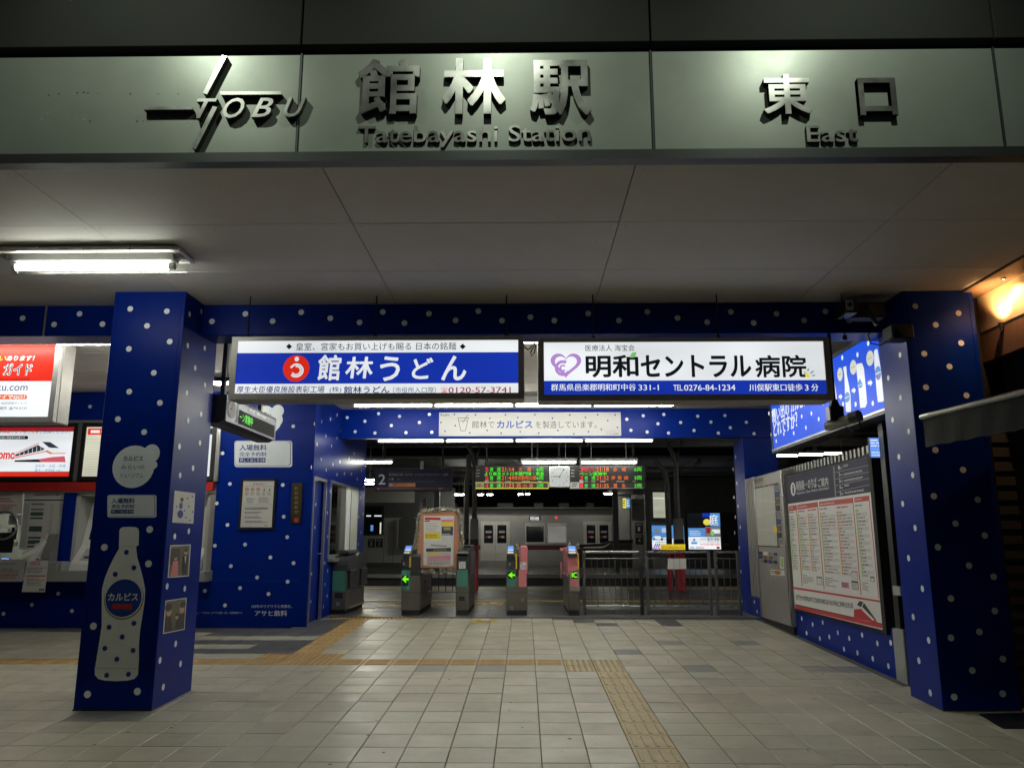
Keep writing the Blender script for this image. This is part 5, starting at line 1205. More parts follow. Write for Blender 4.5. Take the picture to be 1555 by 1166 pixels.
def reader(t, xa, xb, Y0, z, scr=True):
    F_ = Face((xa, Y0, z), (1, 0, 0), (0, .8, .55)); w = xb - xa; m = MB('gate_dark'); m.prism([(Y0 - .02, z - .04), (Y0 + .2, z - .04), (Y0 + .2, z + .13), (Y0 - .02, z)], 'x', xa, xb); m.build('reader', t)
    p = Print(Face((xa, Y0 - .02, z + .001), (1, 0, 0), (0, .22, .13))); p.rect(w * .12, .09, w * .88, .22, 'scr_blue', 0); p.rect(w * .12, .10, w * .88, .12, 'lit_white', 1); p.rect(w * .1, .01, w * .9, .07, 'paper', 0); p.build('screen', t)
def sensor(t, x, Y0, z):
    m = MB('steel'); m.box(x - .025, Y0, z, x + .025, Y0 + .1, z + .06, bev=.005); m.tube([(x, Y0 + .05, z + .06), (x, Y0 + .05, z + .10)], [.014, .008], n=8); m.build('sensor', t)
reader(gA, X_(611), X_(623), YG, ZP + .90); sensor(gA, X_(624), YG + .1, ZP + .95)
gB = gate('ticket gate with green panel and pictogram right of the tinselled notice board', X_(692), X_(711), 'dark', 1)
p = Print(FG, zg1, base=.004); p.p([(612, 680), (716, 680), (712, 848), (606, 848)], 'gate_green', 0); p.p([(622, 585), (718, 585), (716, 680), (622, 680)], 'gate_dark', .3)
p.r(628, 600, 692, 668, 'paper', 1); 
for (a, b_, c) in ((636, 610, 'ink_blue'), (656, 625, 'ink_blue'), (672, 612, 'ink_grey'), (640, 640, 'ink_grey'), (662, 648, 'ink_grey')): p.r(a, b_, a + 10, b_ + 14, c, 2)
p.r(628, 940, 684, 984, 'black', 1); p.r(640, 1035, 665, 1060, 'gate_body', 1.5); p.build('front_panel', gB)
bx('card_slot', gB, 'steel', X_(693), YG - .02, ZP + .90, X_(710), YG + .1, ZP + .935, bev=.004); sensor(gB, X_(690), YG + .1, ZP + .97)
bx('upper_hood', gB, 'gate_dark', X_(695), YG + .45, ZP + .991, X_(711), YG + 1.35, ZP + 1.03, bev=.01)
gC = gate('double ticket gate with green arrow panel and pink panel side by side', X_(768.5), X_(801), 'dark', 1)
p = Print(FG, zg3, base=.004); p.p([(92, 403), (208, 403), (207, 635), (97, 635)], 'gate_green', 0); p.r(108, 420, 196, 524, 'black', 1); arrow(p, 106, 435, 198, 512)
p.r(78, 285, 188, 400, 'gate_dark', .5); p.t('R', 116, 312, 143, 342, 'paper_grey', 1); p.r(204, 180, 226, 392, 'yellow_stripe', 1)
p.r(250, 403, 352, 636, 'gate_pink', 0); p.r(270, 300, 352, 396, 'paper', 2)
for (a, b_, c) in ((280, 312, 'ink_blue'), (300, 345, 'ink_blue'), (330, 340, 'ink_blue'), (283, 365, 'ink_grey'), (325, 368, 'ink_grey')): p.r(a, b_, a + 14, b_ + 20, c, 3)
p.r(135, 900, 172, 938, 'alu', 1); p.r(140, 905, 167, 933, 'gate_body', 2); p.r(282, 792, 320, 832, 'alu', 1); p.r(287, 797, 315, 827, 'gate_body', 2); p.build('front_panel', gC)
bx('pink_housing', gC, 'gate_pink', X_(789), YG - .001, ZP + .59, X_(801.5), YG + 1.4, ZP + 1.02, bev=.02)
reader(gC, X_(769.5), X_(781), YG, ZP + .90); sensor(gC, X_(785), YG + .05, ZP + .97)
gD = gate('pink ticket gate with green IC letters beside the fence', X_(862.5), X_(880), 'pink', 1)
p = Print(FG, zg3, base=.004); p.r(945, 405, 1075, 690, 'alu_dull', 0); p.r(957, 405, 1055, 636, 'gate_pink', .5); p.r(964, 420, 1050, 524, 'black', 1); p.t('IC', 970, 436, 1046, 508, 'led_lime', 2, bold=.035)
p.r(1050, 180, 1070, 392, 'yellow_stripe', 1); p.build('front_panel', gD)
reader(gD, X_(863), X_(877), YG - .01, ZP + .90); sensor(gD, X_(879), YG + .05, ZP + .97); sensor(gD, X_(871), YG + .8, ZP + .99)
m = MB('gate_pink'); m.box(X_(856), YG + .9, ZP + .93, X_(862), YG + 1.15, ZP + .98, bev=.008); m.box(X_(856), YG + .9, ZP + .5, X_(858), YG + 1.1, ZP + .75); m.build('flap', gD)
# the wide dark gate by the office wall
t = thing('ticket_gate', 'wide dark ticket gate standing against the staff window wall', 'ticket gate', (-2.8, 13.2, ZP), 'ticket gates in a row')
a, b_ = -2.945, -2.72
bx('base', t, 'rubber', a, 12.46, ZP, b_ - .01, 13.75, ZP + .06); bx('body', t, 'gate_body', a, 12.42, ZP + .061, b_, 13.8, ZP + .36, bev=.01)
bx('middle_housing', t, 'gate_body', a, 12.43, ZP + .361, b_, 13.8, ZP + .64, bev=.004)
MB('gate_dark').prism([(12.42, ZP + .641), (13.85, ZP + .641), (13.85, ZP + .84), (13.72, ZP + .91), (13.3, ZP + .91), (13.05, ZP + .83), (12.85, ZP + .87), (12.55, ZP + .85), (12.44, ZP + .80), (12.42, ZP + .74)], 'x', a, b_ + .01).build('upper_housing', t)
bx('rear_hood', t, 'gate_dark', a, 12.7, ZP + .88, b_ - .05, 13.6, ZP + .95, bev=.02)
bx('side_pod', t, 'gate_dark', b_ + .0105, 12.50, ZP + .38, b_ + .05, 12.95, ZP + .66, bev=.03); bx('side_pod', t, 'gate_dark', b_ + .0105, 13.35, ZP + .38, b_ + .05, 13.8, ZP + .66, bev=.03)
p = Print(front(12.418)); p.rect(a + .01, ZP + .34, b_ - .02, ZP + .64, 'gate_green'); p.rect(a + .05, ZP + .24, b_ - .05, ZP + .32, 'black', 0); p.rect(a + .08, ZP + .13, a + .13, ZP + .18, 'alu_dull', 0); p.build('front_panel', t)
bx('kick_bar', t, 'alu', b_ + .001, 12.6, ZP + .07, b_ + .02, 13.7, ZP + .09)

# ---- notice board with tinsel, closing one passage
nb = thing('notice_board', 'cardboard notice board trimmed with silver tinsel standing between two gates', 'notice board', (-1.34, 12.42, ZP))
YB = 12.36; FN = front(YB); p0 = Print(FN, zg1)
def outline(pts): return [p0.q(*a) for a in pts]
o_ = outline([(252, 108), (612, 104), (622, 340), (636, 350), (634, 600), (600, 660), (222, 660), (218, 350), (244, 345)])
MB('cardboard').prism(o_, 'y', YB, YB + .03).build('board', nb)
p = Print(FN, zg1); p.p([(282, 150), (580, 150), (572, 635), (535, 645), (330, 640), (278, 630)], 'plastic_sheet', 0); p.p([(290, 160), (452, 160), (456, 395), (284, 400)], 'paper', 1)
p.p([(292, 162), (448, 166), (448, 190), (292, 190)], 'ink_red', 2); p.r(292, 195, 342, 206, 'ink_blue', 2); p.li(300, 214, 446, 305, 6, 'ink_grey', 2, words=7, fill=.25); p.p([(292, 312), (447, 310), (446, 378), (292, 382)], 'ink_yellow', 2); p.li(298, 330, 440, 365, 2, 'ink', 3, words=6, fill=.3)
p.p([(458, 184), (572, 184), (570, 208), (458, 208)], 'ink_pink', 2); p.r(458, 209, 572, 252, 'ink_yellow', 2); p.r(458, 255, 570, 340, 'ink_blue', 2); p.p([(460, 270), (565, 262), (560, 320), (480, 325)], 'pic_dark', 3); p.r(478, 262, 545, 290, 'gold', 4); p.li(460, 322, 568, 350, 2, 'paper', 4, words=5)
p.p([(352, 432), (508, 440), (508, 452), (352, 444)], 'ink_grey', 2); p.p([(305, 470), (550, 462), (550, 498), (305, 500)], 'ink', 2); p.li(375, 474, 515, 494, 2, 'gold', 3, words=7); p.p([(312, 500), (548, 498), (545, 632), (315, 635)], 'paper_grey', 1.5)
p.p([(316, 518), (415, 515), (410, 538), (316, 535)], 'ink_yellow', 2); p.r(415, 515, 485, 527, 'ink_yellow', 2); p.p([(318, 550), (546, 538), (544, 585), (318, 592)], 'ink_pink', 2); p.li(325, 560, 530, 582, 2, 'paper_grey', 3, words=6); p.li(320, 600, 540, 630, 2, 'ink', 2, words=7, fill=.3)
p.build('pinned_posters', nb)
m = MB('tinsel'); path = outline([(200, 470), (205, 410), (206, 350), (222, 300), (225, 230), (232, 150), (262, 92), (340, 95), (400, 92), (460, 78), (560, 88), (628, 100), (640, 170), (640, 250), (640, 330), (665, 380), (662, 450), (640, 480)])
path2 = outline([(225, 700), (260, 690), (300, 705), (350, 690), (380, 695)]); path3 = outline([(462, 690), (500, 705), (545, 688), (600, 695)])
def fluff(path, n, r_):
    L = [Vector((u, YB - .01, v)) for u, v in path]
    for k in range(n):
        i = random.randrange(len(L) - 1); c = L[i].lerp(L[i + 1], random.random()); dr_ = Vector((random.gauss(0, 1), random.gauss(0, .8), random.gauss(0, 1))).normalized(); e = c + dr_ * r_ * random.uniform(.5, 1.1)
        s = Vector((random.gauss(0, 1), random.gauss(0, 1), random.gauss(0, 1))).normalized() * .004; m.add([c + s, c - s, e - s, e + s], [(0, 1, 2, 3)])
fluff(path, 2600, .038); fluff(path2, 500, .04); fluff(path3, 450, .04); m.flat = True; m.build('tinsel', nb, kind='stuff')
m = MB('dark_metal'); zt_ = p0.q(300, 660)[1]
for u in (-1.72, -1.0): m.tube([(u, YB + .06, ZP), (u, YB + .06, zt_ + .1)], .02)
m.build('stand_leg', nb)
sf = thing('small_fence', 'low black barred barrier behind the tinselled notice board', 'barrier', (-1.35, 13.4, ZP)); y = 13.3
for i in range(8): x = -1.75 + i * .115; MB('black').tube([(x, y, ZP + .28), (x, y, ZP + .95)], .008, n=6).build('bar', sf)
MB('steel_dark').tube([(-1.8, y, ZP + .28), (-.9, y, ZP + .28)], .015).tube([(-1.8, y, ZP + .95), (-.9, y, ZP + .95)], .015).build('rail', sf)
MB('steel_dark').tube([(-1.82, y, ZP), (-1.82, y, ZP + .96)], .02).tube([(-.88, y, ZP), (-.88, y, ZP + .96)], .02).build('leg', sf)
# ---- railing to the right of the gates
rl = thing('railing', 'dark steel railing with thin upright bars right of the pink gate', 'railing', (2.1, 12.4, ZP)); YR = 12.42; FR = front(YR)
ztop = FR.px(1000, 836)[1]; zlow = FR.px(1000, 920)[1]; zmid = FR.px(1000, 848)[1]
post_px = (887, 974, 983, 1078, 1088, 1122)
for k, x in enumerate(post_px): u = FR.px(x, 880)[0]; bx('post', rl, 'steel_dark' if k != 1 else 'black', u - (.03 if k == 1 else .022), YR - .022, ZP - .02, u + .022, YR + .022, ztop + .0, bev=.004)
for a, b_ in ((887, 974), (983, 1078), (1088, 1122)):
    ua, ub = FR.px(a, 880)[0] + .0225, FR.px(b_, 880)[0] - .0305
    MB('steel').tube([(ua, YR, ztop - .02), (ub, YR, ztop - .02)], .02).build('top_rail', rl); MB('steel_dark').tube([(ua, YR, zmid), (ub, YR, zmid)], .01).build('mid_rail', rl); MB('steel').tube([(ua, YR, zlow), (ub, YR, zlow)], .014).build('lower_rail', rl)
    n = int((ub - ua) / .098)
    for i in range(1, n + 1): x = ua + (ub - ua) * i / (n + 1); MB('steel_dark').tube([(x, YR, zlow), (x, YR, zmid)], .006, n=6, cap=False).build('bar', rl)
    bx('kick_plate', rl, 'steel_dark', ua, YR - .004, ZP + .01, ub, YR + .004, zlow - .05)
p = Print(front(YR - .025), (960, 680, 4.164)); p.p([(225, 700), (340, 698), (342, 765), (224, 766)], 'paper', 0)
for x in (262, 300): p.r(x, 700, x + 2, 765, 'ink_grey', 1)
p.build('taped_sheet', rl)
F_ = front(YR - .03); p = Print(F_, (960, 680, 4.164)); u0, v0, u1, v1 = p.uv(180, 608, 336, 643); ys_ = thing('yellow_sign', 'yellow strip sign with red writing on the railing top', 'sign', ((u0 + u1) / 2, YR, v0)); bx('plate', ys_, 'lit_yellow_sign' if 'lit_yellow_sign' in MATS else mat('lit_yellow_sign', (.75, .58, .02), .4, emit=(.75, .55, .02), estr=.35).name, u0, YR - .03, v0, u1, YR - .015, v1)
p.base = .004; p.t('駆け込み乗車はおやめください', 190, 622, 328, 636, 'ink_red', 1, bold=.01); p.build('lettering', ys_)
# floor stickers before the gates
def sticker(label, pts, crop, f):
    t = thing('floor_sticker', label, 'floor sticker', (0, 12.2, ZP), 'yellow stickers on the floor by the gates'); p = Print(f, crop, base=.004); p.p(pts, 'tactile_yellow', 0)
    us = [p.q(*a) for a in pts]; cu = sum(a[0] for a in us) / len(us); cv = sum(a[1] for a in us) / len(us); w = (max(a[0] for a in us) - min(a[0] for a in us)); h = max(a[1] for a in us) - min(a[1] for a in us)
    p.lines(cu - w * .3, cv - h * .35, cu + w * .3, cv + h * .3, 2, 'ink', 1, words=5); p.rect(cu - w * .12, cv + h * .2, cu + w * .18, cv + h * .6, 'paper', 1.5); p.build('print', t)
Ff = Face((0, 0, ZP + .002), (1, 0, 0), (0, 1, 0))
zq = (540, 680, 4.164)
sticker('yellow floor sticker on the pale tiles between two gates', [(738, 1088), (893, 1086), (893, 1104), (728, 1106)], zq, Face((0, 0, .002), (1, 0, 0), (0, 1, SLOPE)))
sticker('yellow floor sticker beyond the gates below the train doors', [(803, 982), (936, 982), (930, 996), (798, 996)], zq, Ff)
sticker('yellow floor sticker nearest the wide dark gate', [(20, 1055), (165, 1055), (160, 1067), (8, 1067)], zq, Ff); sticker('yellow floor sticker beyond the wide dark gate', [(150, 993), (278, 993), (272, 1006), (140, 1006)], zq, Ff)

# ================================================================ DEPARTURE BOARDS, CLOCK, PLATFORM SIGN
YD = 14.4; FD = front(YD)
def dep_board(label, box, rows, scroll, hl):
    p0 = Print(FD, zc); u0, v0, u1, v1 = p0.uv(*box)
    t = thing('departure_board', label, 'departure board', ((u0 + u1) / 2, YD + .1, v1), 'departure boards above the gates')
    bx('housing', t, 'black', u0, YD, v0, u1, YD + .18, v1, bev=.006)
    p = Print(FD, zc, base=.004); bx0 = box[0]
    for (xs, y0, y1, cells_) in rows:
        for (txt, a, b_, c) in cells_: p.t(txt, a, y0, b_, y1, c, 2)
    sx0, sx1, stx = scroll; p.t(stx, sx0, 517, sx1, 544, 'led_green', 2, bold=.01)
    if hl == 'yellow':
        for q_ in ((box[0], 593, box[2] - 2, 597), (box[0], 636, box[2] - 2, 641), (box[2] - 6, 593, box[2] - 2, 641)): p.r(*q_, 'lit_yellow', 1)
        p.r(box[0] + 2, 597, 462, 636, 'gold', 1); p.li(410, 602, 452, 630, 2, 'black', 2, words=3)
    else:
        p.r(box[0] + 2, 593, 1165, 637, 'paper_grey', 1); p.li(1110, 600, 1155, 630, 2, 'black', 2, words=3); p.r(box[0], 637, 1640, 640, 'paper_grey', 1)
    for (a, b_) in ((505, 530), (555, 585), (620, 660), (740, 800), (860, 885)): p.r(a + (698 if hl != 'yellow' else 0), 585, b_ + (698 if hl != 'yellow' else 0), 590, 'paper_grey', 1)
    p.r(467 + (698 if hl != 'yellow' else 0), 578, 497 + (698 if hl != 'yellow' else 0), 600, 'paper_grey', 1)
    for k in range(3): p.li(box[0] + 8, 500 + k * 22, box[0] + 35, 510 + k * 22, 1, 'paper_grey', 1, words=3)
    p.build('lit_characters', t); MB('dark_metal').tube([(u0 + .2, YD + .09, v1), (u0 + .2, YD + .09, 4.1)], .02).tube([(u1 - .2, YD + .09, v1), (u1 - .2, YD + .09, 4.1)], .02).build('hanger', t)
R_, G_, O_ = 'led_red', 'led_green', 'led_orange'
dep_board('left departure board with yellow outlined bottom row', (398, 468, 940, 642), [
    (0, 483, 514, [('5', 470, 494, R_), ('普', 505, 531, G_), ('通', 556, 585, G_), ('21:14', 591, 684, O_), ('久', 718, 748, O_), ('喜', 780, 810, O_), ('6両', 850, 900, G_)]),
    (0, 546, 577, [('5', 470, 494, R_), ('普', 505, 531, G_), ('通', 556, 585, G_), ('21:44', 591, 682, O_), ('東武動物公園', 684, 845, O_), ('6両', 850, 900, G_)]),
    (0, 604, 634, [('4', 470, 494, R_), ('普', 505, 531, G_), ('通', 556, 585, G_), ('21:23', 591, 682, O_), ('西', 702, 732, O_), ('小', 748, 778, O_), ('泉', 795, 825, O_), ('2両', 850, 900, G_)])], (466, 905, 'より東京メトロ半蔵門線・東急'), 'yellow')
dep_board('right departure board with white strip in the bottom row', (1096, 468, 1655, 642), [
    (0, 483, 514, [('3', 1168, 1192, R_), ('特急', 1194, 1228, R_), ('りょうもう', 1230, 1288, R_), ('21:18', 1290, 1382, O_), ('赤', 1414, 1444, O_), ('城', 1478, 1508, O_), ('6両', 1570, 1625, G_)]),
    (0, 546, 577, [('3', 1168, 1192, R_), ('普', 1203, 1229, G_), ('通', 1254, 1283, G_), ('21:32', 1290, 1382, O_), ('伊', 1400, 1430, O_), ('勢', 1448, 1478, O_), ('崎', 1496, 1526, O_), ('3両', 1570, 1625, G_)]),
    (0, 604, 634, [('1', 1172, 1192, R_), ('普', 1203, 1229, G_), ('通', 1254, 1283, G_), ('21:35', 1290, 1382, O_), ('葛', 1416, 1446, O_), ('生', 1478, 1508, O_), ('2両', 1570, 1625, G_)])], (1166, 1365, 'ペーン実施中'), 'white')
t = thing('station_clock', 'square white clock between the two departure boards', 'clock', (.58, YD, 2.8)); p0 = Print(FD, zc); u0, v0, u1, v1 = p0.uv(944, 476, 1094, 630)
bx('housing', t, 'white_paint', u0, YD - .005, v0, u1, YD + .15, v1, bev=.01); bx('clock_face', t, 'lit_white_dim', u0 + .015, YD - .012, v0 + .015, u1 - .015, YD - .0055, v1 - .015)
p = Print(front(YD - .012)); cu, cv = (u0 + u1) / 2, (v0 + v1) / 2; R = (u1 - u0) * .40
for h in range(1, 13): a = math.radians(90 - 30 * h); s_ = .018; x, y = cu + R * math.cos(a), cv + R * math.sin(a); p.text(str(h), x - s_ * (1.3 if h > 9 else .7), y - s_, x + s_ * (1.3 if h > 9 else .7), y + s_, 'lit_grey', 1)
def hand(ang, L, w): a = math.radians(90 - ang); p.stroke([(cu - .02 * math.cos(a), cv - .02 * math.sin(a)), (cu + L * math.cos(a), cv + L * math.sin(a))], w, 'black', 2)
hand(272.5, R * .85, .011); hand(30, R * 1.1, .008); p.ell(cu, cv, .012, .012, 'black', 3); p.build('hands', t)
MB('dark_metal').tube([(cu, YD + .08, v1), (cu, YD + .08, 4.1)], .02).build('hanger', t)
YP = 16.5; FP = front(YP); zp = (540, 640, 7.068); p0 = Print(FP, zp); u0, v0, u1, v1 = p0.uv(198, 510, 1032, 742)
t = thing('platform_sign', 'dark navy platform two sign with white numeral and brown stripe', 'sign', ((u0 + u1) / 2, YP, v1)); bx('housing', t, 'navy', u0, YP, v0, u1, YP + .15, v1, bev=.005)
p = Print(FP, zp, base=.004); p.t('2', 246, 565, 320, 675, 'white_paint', 1, bold=.01); p.t('東武動物公園・北千住・とうきょうスカイツリー・浅草', 356, 556, 990, 582, 'paper_grey', 1); p.t('東武スカイツリーライン', 356, 536, 535, 549, 'ink_grey', 1); p.t('久喜', 356, 605, 410, 628, 'paper_grey', 1, bold=.01); p.t('方面', 440, 610, 480, 627, 'ink_grey', 1)
p.t('for Tobu-dobutsu-koen, Kita-senju, TOKYO SKYTREE, Asakusa, Kuki', 356, 638, 838, 652, 'ink_grey', 1); p.r(356, 660, 395, 699, 'paper_grey', 1); p.r(396, 660, 642, 699, 'hour_orange', 1); p.t('特急りょうもう号', 405, 664, 555, 690, 'ink', 2); p.r(212, 706, 1015, 730, 'maroon', 1); p.r(890, 710, 932, 724, 'ink_grey', 2); p.t('2', 0, 0, 1, 1, 'navy', -3) if False else None
p.build('lettering', t); MB('dark_metal').tube([(u0 + .2, YP + .07, v1), (u0 + .2, YP + .07, 4.1)], .02).tube([(u1 - .2, YP + .07, v1), (u1 - .2, YP + .07, 4.1)], .02).build('hanger', t)

# ================================================================ NEAR PLATFORM ROOF AND COLUMNS
rf = thing('platform_roof', 'dark steel roof with beams over the platform behind the gates', 'roof', (0, 16, 4.1))
bx('roof_deck', rf, 'roof_steel', -16, 12.96, 4.22, 16, 20.6, 4.30)
for i in range(9):
    x = -10 + i * 2.6
    MB('roof_steel').box(x - .05, 12.97, 4.05, x + .05, 20.5, 4.07).box(x - .006, 12.97, 4.071, x + .006, 20.5, 4.219).box(x - .05, 12.97, 4.201, x + .05, 20.5, 4.2195).build('beam', rf)
for j in range(6): y = 13.4 + j * 1.3; bx('purlin', rf, 'roof_steel', -15, y, 3.98, 15, y + .08, 4.045)
bx('gutter', rf, 'roof_steel', -16, 20.3, 3.90, 16, 20.6, 4.10)
bx('rear_fascia', rf, 'roof_steel', -16, 12.96, 3.56, 16, 13.0, 4.2)
MB('alu_dull').tube([(-6, 15.2, 3.9), (8, 15.2, 3.9)], .03).tube([(-6, 17.4, 3.85), (8, 17.4, 3.85)], .045).tube([(1.3, 14, 3.9), (1.6, 20, 3.9)], .03).build('pipe', rf)
mat('roof_post', (.13, .125, .115), .55, noise=.2)
def roof_column(label, x, y, r_=.09, lean=1):
    t = thing('roof_column', label, 'column', (x, y, ZP), 'steel columns holding the platform roof')
    m = MB('grey_wall'); m.box(x - r_, y - r_, ZP + 1.14, x + r_, y + r_, ZP + 1.60, bev=.01); m.build('sleeve', t)
    MB('red_paint').box(x - r_ - .004, y - r_ - .004, ZP, x + r_ + .004, y + r_ + .004, ZP + 1.0, bev=.008).build('base_sleeve', t)
    MB('black').box(x - r_ - .004, y - r_ - .004, ZP + 1.001, x + r_ + .004, y + r_ + .004, ZP + 1.139).build('band', t)
    MB('roof_post').tube([(x, y, ZP + 1.6), (x, y, 3.2), (x - .05 * lean, y, 3.5), (x - .25 * lean, y, 3.9), (x - .6 * lean, y, 4.05)], [.06, .055, .055, .05, .05], n=10).tube([(x, y, 3.1), (x + .04, y, 3.5), (x + .2 * lean, y, 3.85), (x + .5 * lean, y, 4.05)], .045, n=8).build('shaft', t)
    return t
u = front(18.6).px(720, 850)[0]; c1 = roof_column('red based steel column standing before the left train doors', u, 18.6)
MB('roof_post').tube([(u - .19, 18.6, ZP + 1.14), (u - .19, 18.6, 2.9), (u - .16, 18.6, 2.98), (u - .14, 18.6, 3.5)], .06).build('drain_pipe', c1); MB('red_paint').tube([(u - .19, 18.6, ZP), (u - .19, 18.6, ZP + 1.0)], .062).build('pipe_sleeve', c1); MB('black').tube([(u - .19, 18.6, ZP + 1.0), (u - .19, 18.6, ZP + 1.14)], .062).build('pipe_band', c1)
u = front(18.6).px(1032, 850)[0]; c2 = roof_column('red based steel column standing before the car advertisement', u, 18.6, .10)
MB('roof_post').tube([(u - .22, 18.6, ZP + 1.14), (u - .22, 18.6, 2.75), (u - .26, 18.6, 3.1), (u - .5, 18.6, 3.35)], .065).build('drain_pipe', c2); MB('red_paint').tube([(u - .22, 18.6, ZP), (u - .22, 18.6, ZP + 1.0)], .067).build('pipe_sleeve', c2); MB('black').tube([(u - .22, 18.6, ZP + 1.0), (u - .22, 18.6, ZP + 1.14)], .067).build('pipe_band', c2)
u = front(18.0).px(638, 800)[0]; t = thing('thin_post', 'thin white post with a red striped tag behind the notice board', 'post', (u, 18, ZP)); MB('white_paint').box(u - .03, 18, ZP, u + .04, 18.06, 3.3).build('shaft', t)
p = Print(front(17.99)); 
for k in range(6): p.poly([(u + .05, 1.95 + k * .08), (u + .12, 1.99 + k * .08), (u + .12, 2.03 + k * .08), (u + .05, 1.99 + k * .08)], 'red_paint', 0)
p.build('striped_tag', t); bx('clip', t, 'white_paint', u + .041, 18.0, 1.9, u + .125, 18.02, 2.5)

# ================================================================ FAR PLATFORM: building, waiting room, train
YT = 38.0; FT = front(YT); ztr = (740, 680, 4.164); ztl = (540, 680, 4.164)
tr = thing('commuter_train', 'stainless commuter train with maroon stripe and closed doors', 'train', (1, YT, ZP))
def v_(y, x=800, f=FT): return f.px(x, y)[1]
def u_(x, y=820, f=FT): return f.px(x, y)[0]
zroof = v_(774); prof = [(YT, ZP - .5), (YT, zroof - .25), (YT + .25, zroof - .02), (YT + .7, zroof + .1), (YT + 2.2, zroof + .1), (YT + 2.8, zroof - .2), (YT + 2.8, ZP - .5)]
MB('train_steel').prism(prof, 'x', -14, 13.5).build('body', tr)
bx('stripe', tr, 'maroon', -14, YT - .008, v_(834.5), 13.5, YT - .001, v_(827.5))
for k in range(7): z = v_(840) - k * .105; bx('rib', tr, 'train_steel', -14, YT - .02, z - .02, 13.5, YT - .001, z)
for k in range(4): z = v_(782) + k * .06; bx('rib', tr, 'train_steel', -14, YT - .015 + .0, z - .012, 13.5, YT - .001, z) if k < 2 else None
for x0, x1 in ((670.5, 713.5), (730, 774), (886, 929)):
    if x0 < 700: continue
    a, b_ = u_(x0), u_(x1); z0, z1 = v_(851.5), v_(791.5)
    m = MB('train_door'); w = .06; m.box(a, YT - .03, z0, a + w, YT + .01, z1); m.box(b_ - w, YT - .03, z0, b_, YT + .01, z1); m.box(a + w, YT - .03, z1 - w, b_ - w, YT + .01, z1); m.build('door_frame', tr)
    mid = (a + b_) / 2
    for s0, s1 in ((a + w + .005, mid - .008), (mid + .008, b_ - w - .005)):
        d_ = MB('train_door').box(s0, YT - .014, z0, s1, YT - .002, z1 - w - .004).build('door', tr)
        g = .09; MB('dark_glass').box(s0 + g, YT - .02, v_(824.5), s1 - g, YT - .0145, v_(797)).build('window', d_)
        p = Print(front(YT - .02)); c_ = (s0 + s1) / 2; p.rect(c_ - .14, v_(809), c_ + .14, v_(804.5), 'paper', 0); p.rect(c_ - .14, v_(806), c_ + .14, v_(804.5), 'ink_blue', 1); p.rect(c_ - .14, v_(816.5), c_ + .14, v_(813.5), 'ink_red', 0); p.rect(c_ - .02, v_(816.5), c_ + .1, v_(813.5), 'paper', 1); p.build('stickers', d_)
for x0, x1, gl in ((797.5, 827.5, 'dark_glass'), (831, 861, 'window_train')):
    a, b_ = u_(x0), u_(x1); z0, z1 = v_(825), v_(794); wn_ = MB('train_door').box(a, YT - .02, z0, b_, YT - .002, z1, bev=.01).build('window_frame', tr); bx('pane', wn_, gl, a + .05, YT - .026, z0 + .06, b_ - .05, YT - .0205, z1 - .06)
    bx('blind', wn_, 'paper', a + .07, YT - .031, z1 - .15, b_ - .07, YT - .0265, z1 - .08)
a, b_ = u_(803.5), u_(821); bx('destination_box', tr, 'black', a, YT - .02, v_(790), b_, YT - .002, v_(783.5)); p = Print(front(YT - .02)); p.text('回送', a + .06, v_(789.4), b_ - .06, v_(784.2), 'lit_white', 1, bold=.03); p.build('destination_text', tr)
MB('led_red').box(u_(843.7), YT - .03, v_(787.5), u_(847), YT - .002, v_(783.5), bev=.02).build('side_lamp', tr)
for i, (x0, x1) in enumerate(((668, 690), (754, 779), (811, 826), (850, 866), (893, 905), (640, 655))): bx('roof_unit', tr, 'grey_dark', u_(x0, 760), YT + 1.0, zroof + .101, u_(x1, 760), YT + 2.2, zroof + .38, bev=.03)
bx('roof_rail', tr, 'grey_wall', -14, YT + .9, zroof + .101, 13.5, YT + .98, zroof + .16)
bx('underframe', tr, 'black', -14, YT + .3, -.4, 13.5, YT + 2.4, ZP - .501)
# platform building on the left
YB2 = 35.0; FB2 = front(YB2); pb = thing('platform_building', 'grey panelled platform building with window and notices left of the train', 'building', (-9, YB2, ZP))
xa, xb = FB2.px(540, 800)[0] - 6, FB2.px(690, 800)[0]; V = lambda y: FB2.px(600, y)[1]; U = lambda x: FB2.px(x, 820)[0]
ws, we = U(553), U(582); zw0, zw1 = V(812), V(768)
mat('pale_panel', (.46, .45, .42), .6, noise=.08, nscale=2)
bx('wall', pb, 'pale_panel', xa, YB2, ZP, xb, YB2 + .2, zw0); bx('wall', pb, 'pale_panel', we, YB2, zw0 + .001, xb, YB2 + .2, V(786)); bx('wall', pb, 'grey_dark', we, YB2, V(786) + .001, xb, YB2 + .2, 3.8); bx('wall', pb, 'grey_dark', xa, YB2, zw1, we - .001, YB2 + .2, 3.8)
bx('sign_band', pb, 'cream', xa, YB2 - .1, V(763), U(628), YB2 - .002, V(740)); bx('lower_bench', pb, 'grey_dark', xa, YB2 - .3, ZP, U(614), YB2 - .003, V(854))
for k in range(4): x = U(583 + k * 14); bx('panel_joint', pb, 'grey_dark', x, YB2 - .004, ZP, x + .02, YB2 - .0005, V(788))
fr_ = MB('black'); fr_.box(ws - 2, YB2 - .03, zw1 - .08, we, YB2 + .01, zw1 + .02); fr_.box(we - .1, YB2 - .03, zw0, we, YB2 + .01, zw1 - .081); fr_.box(ws - 2, YB2 - .03, zw0 - .02, we - .101, YB2 + .01, zw0 + .05); fr_.build('window_frame', pb)
bx('window_pane', pb, 'dark_glass', ws - 2, YB2 + .02, zw0 + .05, we - .1, YB2 + .04, zw1 - .08)
